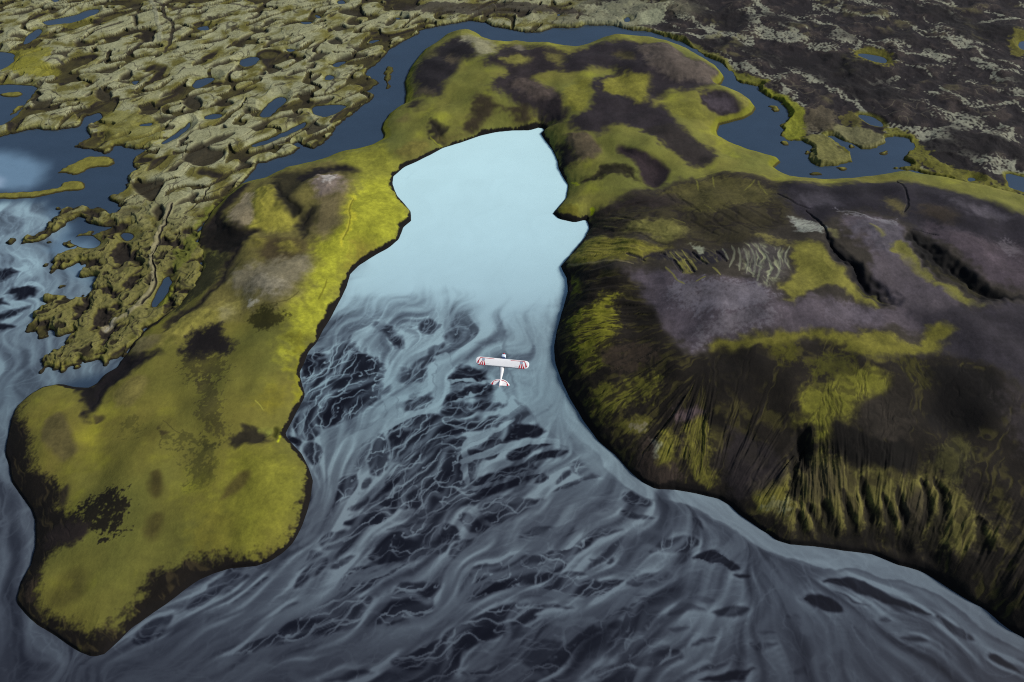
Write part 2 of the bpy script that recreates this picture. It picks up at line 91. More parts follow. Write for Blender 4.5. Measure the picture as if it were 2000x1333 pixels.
W['bars'] = [([(-233.5,190.7),(-226,199.6),(-210.3,211.8),(-203.4,220.5),(-196,233.2),(-187.3,241.1),(-177.2,242.4),(-165.1,247.7),(-154.8,249.1),(-148.7,243.7),(-130.6,245),(-120.7,249.1),(-117.4,243.7),(-123.8,233.2),(-128.9,224.3),(-135.2,215.5),(-142.9,208.1),(-151.9,202),(-160.8,196.6),(-171.1,198.4),(-184.9,193.6),(-199.5,192.5),(-214.7,189.5),(-229.3,188.9)],0.85,0.85),([(-158.5,255.1),(-149.6,265.4),(-139.9,272.4),(-128.1,274.5),(-113.8,268.2),(-115.5,259.9),(-123.9,253.1),(-133.4,246.4),(-144.1,247.7)],0.8,0.8),([(-115.7,220.5),(-108.6,235.8),(-102,246.4),(-98.1,258.5),(-88.9,259.9),(-74.3,259.9),(-58.3,258.5),(-65.6,249.1),(-64.5,234.5),(-63.9,225.5),(-76.4,223),(-95.4,221.7),(-109.1,219.2)],0.75,0.85),([(-127.8,282.4),(-121.1,294.1),(-111.3,304.5),(-98,310.6),(-87,313.6),(-72.4,306),(-47.2,304.5),(-49.8,300),(-60.2,289.7),(-71,286.7),(-86.9,281),(-102.2,272.4),(-112.8,270.3),(-120.1,275.3)],0.85,0.75),([(-155.8,312.9),(-144.4,321.4),(-134.6,332.4),(-123.9,338.8),(-119.8,340.5),(-108.2,340.5),(-105.6,329.2),(-113.2,321.4),(-118.2,315.2),(-131.8,312.1),(-145.7,311.3)],0.9,0.85),([(-171.3,289.7),(-174,297),(-167.4,306.8),(-159.1,307.5),(-139.8,309),(-139.2,304.5),(-151.4,294.1),(-160.3,289.7)],0.75,0.7),([(-188.8,254.4),(-186.7,264),(-180.3,272.4),(-171.1,281),(-163.5,283.8),(-162.2,276.7),(-166.4,269.6),(-173.1,262.7),(-180.1,257.2)],0.7,0.6),([(-161.2,271),(-158.2,276.7),(-144.6,285.3),(-136.4,285.3),(-144.6,276.7),(-153.2,271)],0.65,0.6),([(-193.2,269.6),(-194.7,276.7),(-191,285.3),(-178.2,289.7),(-163.7,285.3),(-171.4,282.4),(-181.2,276.7),(-187.9,269.6)],0.6,0.7),([(-169.3,338.8),(-170.5,350.3),(-165.4,363.7),(-147.9,365.4),(-146.2,353.6),(-150.6,343.7),(-161.1,337.2),(-164.8,333.2)],0.75,0.95),([(-155.2,326.9),(-149.1,334),(-138.3,338.8),(-136.1,343.7),(-132.8,340.5),(-136,332.4),(-145.4,328.4)],0.6,0.4),([(-144.7,353.6),(-141.7,363.7),(-134.3,363.7),(-135.7,351.9),(-141.3,350.3)],0.6,0.6),([(-123.4,347),(-120.2,356.9),(-103.3,363.7),(-49.2,363.7),(-48.4,347),(-57.6,338.8),(-62.4,324.5),(-74.1,329.2),(-88.6,330.8),(-105.5,328.4),(-105.1,338.8),(-115.1,337.2)],0.85,0.95),([(-114.5,308.3),(-105.3,313.6),(-87.3,316.7),(-92.4,310.6),(-106.1,307.5)],0.7,0.5),([(-98.7,194.8),(-89.1,197.2),(-74.7,203.2),(-62.6,208.1),(-55.3,211.8),(-42.4,220.5),(-40.6,183.1),(-53.6,184.3),(-68.4,186.6),(-85.6,187.2),(-95.9,191.3)],0.8,0.8),([(-153.8,178.5),(-142.9,185.4),(-131,187.8),(-116.5,188.9),(-106.3,186.6),(-114.4,183.1),(-125.9,178.5)],0.6,0.9),([(-264.1,254.4),(-253.8,265.4),(-235.8,268.2),(-223.8,268.2),(-232.4,259.9),(-246.8,249.1),(-261.4,245)],0.55,0.5),([(-254,219.2),(-256.1,226.8),(-245.8,235.8),(-238.7,238.5),(-228,237.1),(-227,233.2),(-238.5,228.1),(-249.6,221.7)],0.6,0.7),([(-238.7,238.5),(-229.7,249.1),(-219.1,259.9),(-211.7,268.2),(-212.5,259.9),(-220.5,249.1),(-228.3,238.5)],0.5,0.5),([(-312.6,208.1),(-311,218),(-304.7,225.5),(-294.1,228.1),(-282,234.5),(-284.7,223),(-288.3,214.2),(-300,208.1)],0.55,0.6),([(-274.2,234.5),(-272.2,245),(-261.8,254.4),(-247.2,264),(-242.7,257.2),(-253,246.4),(-263.4,237.1)],0.5,0.5),([(-47.6,239.1),(-45.9,257.2),(-42.4,268.2),(-33.3,275.3),(-14.4,276.7),(-2.2,283.8),(10.1,288.2),(25.1,286.7),(45.7,288.2),(62.9,300),(74.3,304.5),(73.6,295.5),(59.3,286.7),(45.4,282.4),(49.2,276.7),(39.4,268.2),(31.1,261.3),(25.6,257.2),(7.1,257.2),(-8.7,251.7),(-24.4,246.4),(-34.7,242.4)],0.8,0.95),([(22.8,251.1),(31,258.5),(37.9,265.4),(44.8,269.6),(61,271),(71.3,265.4),(77.5,259.9),(96.4,262.7),(96.1,259.9),(83.4,251.7),(75.1,246.4),(70,247.7),(43.6,245.7),(27.9,244.4)],0.75,0.85),([(4.7,300),(17.3,310.6),(27.2,313.6),(41.1,310.6),(63.6,310.6),(59.1,306),(40.8,301.5),(24.1,301.5),(13,300.7)],0.45,0.4),([(61.6,301.5),(69,307.5),(83.3,312.1),(106.9,309.8),(88.2,304.5),(74,300)],0.5,0.6),([(-56.7,282.4),(-50.7,298.5),(-34.2,300),(-17.5,301.5),(-22.9,294.1),(-33.6,285.3),(-47,280.2)],0.75,0.6),([(-51.9,321.4),(-42.3,327.7),(-32.1,322.9),(-26.2,312.1),(-14.9,310.6),(-23.2,304.5),(-37.2,306),(-44.3,310.6)],0.65,0.6),([(-93.4,310.6),(-86.9,316.7),(-71.3,315.2),(-54.4,315.2),(-46.8,304.5),(-59.3,303),(-78.5,300),(-92.5,301.5)],0.75,0.9),([(-79.3,292.6),(-70.2,300),(-53.6,301.5),(-45.2,300),(-57.5,295.5),(-71,291.9)],0.85,0.5),([(-90.4,279.5),(-91.2,288.2),(-77.8,291.1),(-57.5,297),(-54.5,292.6),(-58.2,285.3),(-77.1,282.4)],0.8,0.5),([(-33.9,332.4),(-24.1,342.1),(-6.7,343.7),(13.5,340.5),(33.7,340.5),(27.8,334),(13.3,326.1),(-3.7,315.2),(-15,313.6),(-23.5,316.7),(-26.5,326.1)],0.75,0.75),([(-97.7,355.3),(-83.7,363.7),(-36.4,363.7),(-24.3,353.6),(-32.5,334),(-41.1,334),(-60.8,327.7),(-69.2,326.1),(-81.3,334),(-96.2,340.5)],0.85,0.85),([(101.5,338.8),(106.8,348.6),(118.6,350.3),(120.8,343.7),(131.7,338.8),(127.8,330.8),(111.2,335.6)],0.55,0.6),([(97.2,325.3),(107.5,327.7),(126.8,322.9),(131.9,318.3),(117.8,319),(104.1,322.9)],0.6,0.5),([(-83,202),(-58.7,211.8),(-54.1,218),(-40.4,224.3),(-26.6,232),(-8.6,238.5),(7,242.4),(25.2,239.8),(49.9,239.8),(53.6,237.1),(30.3,237.1),(17.2,233.2),(23.6,230.7),(9.4,223),(-8.4,220.5),(4.3,221.7),(-13.4,213),(-29.7,208.1),(-33.3,204.4),(-48,199.6),(-63.7,193.6),(-75.5,187.8),(-81.9,190.1)],0.8,0.85),([(2.9,193.6),(16.6,202),(16.8,209.3),(24.4,211.8),(36.9,210.5),(41.8,208.1),(35.2,198.4),(48.6,193.6),(36,188.9),(18.8,187.2)],0.5,0.5),([(-41,184.3),(-37.5,187.8),(-25.3,186.6),(-13.1,188.9),(-15.4,183.1),(-28.8,182)],0.8,0.5),([(95.9,257.2),(106.1,265.4),(119.8,268.2),(138.6,268.2),(139.8,258.5),(110.1,254.4)],0.6,0.4),([(81.7,276.7),(87.7,283.8),(92.2,281),(87,276)],0.7,0),([(65.7,281),(79.2,280.2),(72.2,277.4)],0.7,0),([(62.7,184.3),(70.5,190.1),(78.1,192.5),(90.5,193.6),(105.6,196),(119.8,191.3),(109.8,190.1),(89.6,185.4),(74.5,179.7),(64.9,182)],0.65,0.7),([(90,200.8),(95.5,216.7),(103.4,219.2),(113.4,218),(107.4,210.5),(96.9,206.9)],0.5,0.8),([(111.5,203.2),(119.6,208.1),(131.8,205.6),(127.9,196),(115.6,197.2)],0.55,0.8),([(79.1,232),(86.1,238.5),(102.9,237.1),(94.7,233.2),(84,229.4)],0.5,0.5),([(-8.4,218),(11.9,223),(27.2,223),(29.6,218),(14.3,213),(-3.3,210.5)],0.35,0.5),([(74.6,224.3),(87.7,228.1),(104.2,226.8),(93.5,221.7),(80.5,219.2)],0.45,0.5),([(28.4,180.8),(40.7,183.1),(57.6,182),(52.5,177.4),(34.3,177.4)],0.5,0.6),([(120.4,286),(129,294.1),(138.1,300),(161,304.5),(170.9,297),(157,288.2),(136.2,286.7)],0.65,0.7),([(157.1,281),(167.7,286.7),(180.7,290.4),(186.8,286.7),(201.8,273.8),(196.9,269.6),(189.1,271),(187.3,275.3),(176.5,275.3),(171.4,277.4)],1,0.12),([(190.9,266.8),(204.6,268.2),(209.4,265.4),(204.9,263.3),(195.7,264)],1,0),([(96.2,257.2),(116,266.8),(135,268.9),(142.3,264),(128.2,258.5),(107.8,254.4)],0.65,0.3),([(166.2,234.5),(182.5,238.5),(198.1,238.5),(201.4,235.8),(188.1,228.1),(173,229.4)],0.75,0.25),([(128.2,230.7),(138.6,239.8),(147,243.7),(161.5,237.1),(163.7,234.5),(148.4,235.8),(137,229.4)],0.5,0.2),([(147.7,247.7),(163.7,249.1),(175.8,243.7),(167.2,239.8),(157.5,243.7)],0.4,0.3),([(144.8,206.9),(154.5,211.8),(170.1,214.2),(161.4,208.1),(151,206.2)],0.65,0.3),([(191.7,209.3),(206.9,209.9),(220.2,207.5),(208.1,204.4),(198.6,200.8)],0.5,0.4),([(141.3,178.2),(159.2,183.1),(179.5,187.2),(198.2,188.3),(186,183.1),(182.5,178.2)],1,0.15),([(138.9,185.4),(150.7,190.1),(165.9,192.5),(176,193.6),(165,187.8),(147.2,184.3)],0.6,0.6),([(81.6,187.8),(97,193.6),(114.3,203.2),(133.2,204.4),(140.6,196),(123.6,190.1),(106.9,193.6),(94,188.9)],0.65,0.85),([(88.2,204.4),(97.2,218),(107.5,219.2),(101.1,208.1),(92.8,200.8)],0.5,0.8),([(241.9,244.4),(250.1,248.4),(268.7,249.1),(279,239.8),(278.7,234.5),(272.9,232.6),(261,235.8),(250.8,241.1)],1,0),([(97.7,326.1),(106.6,329.2),(120.1,322.9),(130.8,318.3),(111.2,319.8)],0.7,0.4),([(101.9,338.8),(113,348.6),(119.9,345.4),(130.3,335.6),(112.8,334)],0.55,0.6),([(164.7,322.2),(171.6,321.4),(176.2,307.5),(168.2,313.6)],0.6,0.2),([(100.6,249.1),(117.9,250.4),(113.1,243.7),(106.7,245)],0.6,0.4),([(198.7,218),(211.7,219.2),(218.7,216.7),(205.7,215.5)],0.4,0.3),([(227.3,230.7),(240.8,233.2),(255.2,229.4),(249,225.5),(236.6,226.8)],0.4,0.5),([(122.9,220.5),(138.6,223),(150.9,220.5),(137.6,216.7)],0.4,0.5),([(265.6,261.3),(278.4,264),(302.2,263.3),(316.9,251.7),(332.4,243.7),(345.5,237.1),(354.5,232),(348.7,232),(338.9,233.2),(327.8,238.5),(317.9,239.8),(302.4,247.7),(281.6,257.2)],1,0.08),([(276,251.7),(286.2,246.4),(299.7,239.8),(304.7,239.1),(294.5,239.8),(281.4,247.7)],0.9,0.2),([(354,230.7),(358.5,230.7),(370.9,220.5),(379.9,211.8),(373.1,210.5),(364,213),(358.7,221.7)],0.8,0.4),([(384,198.4),(390.6,202),(396.6,196),(405.8,184.3),(399.6,186.6),(389.5,191.3)],1,0),([(316.9,211.8),(331.5,213.6),(342.9,210.5),(331.9,208.1),(322.3,209.3)],0.7,0.2),([(303.6,228.1),(312.2,230.7),(315.9,226.8),(307.8,225.5)],0.6,0.3),([(215.8,185.4),(229.2,190.1),(246.1,188.9),(229.5,182)],0.35,0.3),([(-67.8,487.2),(-66.6,495.7),(-52.1,506.6),(-40.1,500.1),(-24.8,491.4),(-21.4,485),(-32.9,482.9),(-49.2,478.7),(-62.2,476.6),(-67.4,480.8)],1,0.3),([(-69.4,460.1),(-62,472.4),(-42.6,476.6),(-21.3,478.7),(-16.2,470.4),(-29,460.1),(-48.3,458.1),(-64.1,452.1),(-68.8,450.1)],1,0.3),([(-73.1,442.2),(-68.8,450.1),(-48.2,454.1),(-24.1,458.1),(-16,454.1),(-6.4,454.1),(-15.9,446.1),(-31.7,440.2),(-47.5,438.2),(-56.8,434.3),(-69.4,434.3)],0.9,0.65),([(-129,430.5),(-95,438.2),(-76.1,440.2),(-56.8,434.3),(-37.8,432.4),(-22,434.3),(-6.3,440.2),(0.1,434.3),(-9.3,424.7),(-31.1,419.1),(-55.7,413.4),(-76.9,406),(-88.7,400.5),(-105.3,382.6),(-116.9,379.1),(-119.6,389.7),(-123.2,407.9)],0.92,0.85),([(-84.8,389.7),(-73.6,404.2),(-55.7,413.4),(-43.2,409.7),(-45.7,396.9),(-54.5,389.7),(-66.6,389.7)],0.9,0.8),([(-9.2,407.9),(0.1,422.8),(9.5,426.6),(25.1,426.6),(35.9,419.1),(27.8,409.7),(15.5,407.9),(0.1,406),(-9.2,404.2)],1,0.15),([(-38,395.1),(-27.7,407.9),(-15.4,411.6),(-7.6,404.2),(-10.6,391.5),(-18,382.6),(-33.1,384.4),(-39.3,387.9)],0.95,0.5),([(-4.5,389.7),(6.2,400.5),(18.5,404.2),(43.1,406),(46.1,402.4),(24.5,396.9),(12.1,386.2),(-2.9,380.9)],0.98,0.4),([(-38,355.2),(-29.5,365.3),(-5.9,373.9),(12.1,380.9),(21.3,389.7),(42.8,396.9),(59.4,395.1),(42.3,384.4),(22.6,382.6),(19.6,379.1),(29.8,368.7),(37,363.6),(29.4,356.9),(11.8,356.9),(-5.8,348.6),(-28.9,342),(-37.8,348.6)],0.98,0.4),([(41,353.5),(42.9,363.6),(56.8,373.9),(59.5,368.7),(48.6,358.6)],0.7,0.4),([(57.1,380.9),(71.3,389.7),(83.8,375.6),(91.8,365.3),(65.1,363.6),(56.7,372.2)],0.55,0.7),([(-118.2,377.4),(-102.3,382.6),(-83.7,395.1),(-66.7,391.5),(-45.4,389.7),(-41.7,373.9),(-53.2,365.3),(-73.7,361.9),(-90.5,351.9),(-109.1,348.6),(-122.6,351.9)],0.85,0.95),([(-118.6,482.9),(-116.6,495.7),(-103.7,500.1),(-85.3,500.1),(-86,487.2),(-101.8,478.7),(-113.3,478.7)],0.8,0.8),([(-95.2,520),(-86.2,536),(-76,538.3),(-78.5,524.5),(-88.1,515.5),(-93.6,500.1),(-105.1,497.9)],0.85,0.5),([(-45,542.9),(-40.1,552.4),(-34.9,553.6),(-38.2,545.3)],1,0),([(-74.5,542.9),(-73.4,552.4),(-61.6,562),(-54.3,557.1),(-59.1,547.6),(-66,545.3)],0.75,0.8),([(-109.4,564.4),(-101.4,574.1),(-83.4,571.7),(-84.5,562),(-94.3,552.4),(-105.2,557.1)],0.85,0.5),([(-139,545.3),(-127.8,554.8),(-120.9,538.3),(-121.2,524.5),(-130.8,533.7)],0.85,0.4),([(-162.7,566.8),(-154.4,571.7),(-137.4,562),(-127.8,554.8),(-139.2,547.6),(-154.4,557.1)],0.65,0.6),([(-109.2,454.1),(-100.7,466.3),(-87.5,464.2),(-80,450.1),(-89.1,444.1),(-101.5,440.2),(-112.8,442.2)],0.8,0.8),([(-51.7,536),(-41.5,541.8),(-17.3,541.8),(-20.6,536),(-37.8,534.8)],0.35,0.2),([(0.1,458.1),(8.1,460.1),(11.3,452.1),(3.3,450.1)],0.5,0.2),([(-228.8,495.7),(-226.7,520),(-216.5,529.1),(-210.1,522.3),(-200.5,515.5),(-198,531.4),(-189.1,540.6),(-180.1,538.3),(-162.4,522.3),(-151,513.3),(-139.8,504.4),(-136.6,491.4),(-139,470.4),(-143.4,454.1),(-155.9,440.2),(-170.3,430.5),(-183.2,422.8),(-195,419.1),(-207.8,420.9),(-216.7,434.3),(-218.1,458.1),(-226.2,482.9)],0.9,1),([(-197.5,478.7),(-188.1,491.4),(-176.5,480.8),(-178.8,474.5),(-191.5,472.4)],1,0.2),([(-219.6,500.1),(-220,511.1),(-212.1,514.4),(-210.3,504.4),(-215.8,497.9)],1,0.1),([(-174.9,360.2),(-174.3,379.1),(-170.9,395.1),(-161.5,413.4),(-159.5,400.5),(-163.1,384.4),(-167.6,365.3)],0.75,0.7),([(-153.5,370.4),(-154.9,389.7),(-150.9,404.2),(-144.4,413.4),(-138.5,415.3),(-141.7,393.3),(-143.6,373.9)],0.4,0.6),([(-142.8,379.1),(-140.4,395.1),(-132.7,419.1),(-123.4,406),(-119.4,384.4),(-122.1,368.7),(-131.6,361.9)],0.6,0.95),([(-171.2,351.9),(-169.4,358.6),(-154.5,367),(-148.8,368.7),(-146.6,353.5),(-154.2,345.3),(-166.2,338.8)],0.65,0.95),([(-228.4,407.9),(-225,413.4),(-208,406),(-210.8,396.9),(-219.6,402.4)],1,0.2),([(-223.8,422.8),(-218.2,442.2),(-207,450.1),(-193.2,426.6),(-196.1,407.9),(-204.6,404.2),(-217.2,413.4)],0.85,0.9),([(-209,395.1),(-204.6,404.2),(-190.8,404.2),(-186.7,389.7),(-190.2,375.6),(-200.5,382.6)],0.75,0.75),([(-142.8,462.2),(-136.2,474.5),(-128.3,476.6),(-131.7,464.2),(-140.2,454.1)],0.6,0.3),([(-123.5,493.6),(-119.4,502.3),(-111.7,502.3),(-104.8,489.3),(-110.2,476.6),(-118.7,478.7)],0.6,0.6),([(-665.4,647.1),(-630.3,665.8),(-606.9,656.4),(-609.9,642.5),(-643.9,629)],0.9,0.2),([(-608.7,620.1),(-601.4,630.8),(-578.9,629),(-568,618.3),(-572.9,608.7),(-597.6,609.6)],1,0),([(-651.8,620.1),(-608.6,607),(-584.5,601),(-602.5,594.2),(-634.7,598.4)],0.9,0.2),([(-622.1,573.3),(-592.5,585.7),(-572.3,594.2),(-570.8,584.1),(-590.6,569.2),(-616,561.2)],0.9,0.3),([(-616,561.2),(-583.6,573.3),(-569.1,561.2),(-578.9,557.2),(-608.1,545.3)],1,0),([(-721,756.7),(-690.6,778.6),(-639.3,756.7),(-651.7,725),(-694.6,704.7)],0.35,0.2),([(-501.4,382.7),(-477.8,348.6),(-455.6,296.5),(-460,277.2),(-507.3,354.2)],0.15,0.3),([(-544.8,514.8),(-543.1,529.9),(-527.8,514.8),(-525.9,485.8)],0.3,0)]
W['top_hill'] = [(-331.6,1571.5),(-186.4,925.8),(-167.2,854.8),(-64.6,684.9),(0,789.8),(77.6,836.5),(213.1,819.8),(305.4,854.8),(380.2,863.5),(423.2,873.5),(544.3,1231.8),(320.9,1571.5)]
W['lake'] = [(-197.4,665.8),(-210.9,594.2),(-181.7,601),(-145.8,604.4),(-97.8,613.1),(-66.7,602.7),(-41.8,584.1),(-5.9,575.8),(23.9,584.1),(72.8,602.7),(129.2,684.9),(147.2,873.5),(104.2,1011.2),(0,1011.2),(-226.4,912.4)]
W['silt'] = [(-2600,-800),(2600,-800),(466.5,182.4),(419.9,212.2),(413.7,216.8),(407,224.3),(397.3,237.2),(382.3,247.8),(370.9,258.6),(357.9,269.6),(339.8,275.3),(320.2,285.3),(296.7,288.7),(267.8,293.1),(250.3,294.6),(238.9,298.5),(232,304.5),(220.5,315.2),(208.7,326.1),(203.2,334),(194.4,340.5),(176.6,345.9),(155.5,350.3),(136.6,350.8),(124.4,358.6),(112.7,372.2),(101,389.8),(87,404.3),(73.4,430.5),(62.2,456.1),(53.7,480.8),(47.7,506.7),(46.9,531.4),(51.5,557.2),(60.8,594.2),(67,620.1),(67,644.4),(60.4,664.8),(79.4,695.7),(94.8,720.9),(101.4,738.6),(99.4,757.8),(82.7,751.3),(62.7,758.9),(54.3,770.9),(61.6,782),(74.5,804.7),(78.9,834.1),(73.3,851.1),(67,873.5),(66.3,892.7),(60.7,920.4),(50.1,946.3),(43.7,965.9),(51.9,977.4),(41.8,983.2),(27.4,974.5),(3.9,974.5),(-21.9,970.2),(-49.7,958.9),(-76.8,940.8),(-103.5,925.8),(-120.4,908.4),(-137.1,892.7),(-155.7,877.3),(-168.7,854.8),(-168.1,836.5),(-157.9,808.1),(-145.5,789.8),(-136.3,774.2),(-133.8,754.5),(-142.7,741.7),(-146.1,716.8),(-156.3,701.7),(-172,686.9),(-190.5,666.7),(-199.4,649.9),(-199.8,628.1),(-202.9,612.2),(-206.6,594.2),(-210.5,574.2),(-215,559.6),(-219.9,538.3),(-226,524.5),(-228.2,506.7),(-230.1,493.6),(-224,476.7),(-217.9,462.2),(-221.1,448.1),(-225.4,430.5),(-227.5,420.4),(-229,412.9),(-219.7,402.4),(-208.3,391.6),(-197.4,374),(-190.9,360.3),(-189.7,345.9),(-189.6,327.7),(-192.2,312.1),(-196.2,297),(-203.6,286.8),(-212.7,278.6),(-225.3,274.3),(-246.8,272.5),(-259.1,268.2),(-271.8,261.3),(-283.2,250.9),(-292.9,240.2),(-305,229.9),(-315.5,219.7),(-322.8,208.5),(-329.5,199.7),(-335.9,194.9),(-352,200.1),(-397.9,219.3),(-424.9,240.7),(-430.8,272.5),(-465.7,348.6),(-512.1,394.6),(-532.1,458.2),(-508.2,489.3),(-451.6,514.8),(-437.2,553.2),(-507.7,629),(-585.5,694.7),(-594,746),(-636.8,789.8),(-686.3,798.9),(-1330.6,798.9)]
W['plumes'] = [([(-917,932.6),(-742.6,919),(-681.8,892.7),(-663.3,867.2),(-663.8,826.9),(-695.6,818.6),(-851,817.5)],(104,130,155),18),([(-883.2,873.5),(-731.2,863.5),(-712.5,842.5),(-711.5,822.2),(-852.4,819.8)],(140,160,185),10),([(-633.4,789.8),(-580.5,746),(-574.3,714.8),(-528.1,714.8),(-501.5,629),(-548.2,594.2),(-582,629),(-642.2,704.7)],(96,120,142),16)]
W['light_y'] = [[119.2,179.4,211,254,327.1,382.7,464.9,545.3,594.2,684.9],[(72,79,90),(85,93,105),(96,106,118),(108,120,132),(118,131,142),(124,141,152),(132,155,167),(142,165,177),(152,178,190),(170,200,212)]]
W['milk_y'] = [[561.2,629,704.7,848.6,996.3],[(146,171,185),(166,195,208),(178,209,221),(188,220,230),(192,224,233)]]
W['islet_labels'] = ['olive mossy islet,largest in the blue lake at left','long thin olive spit with a wider end in the left lake','ragged olive islet in the blue river beside the lava','small mossy islet close to the dark lava shore','tiny mossy islet under the lime green shore','small round islet beside the mossy lava spit','dark oval islet low in the blue river','small brown triangular islet in the right bay','tiny islet touching the mossy lava spit','dark sliver islet tucked behind the lava spit','thin pale lava stick in the left pond','flat pale lava strip across the left pond']
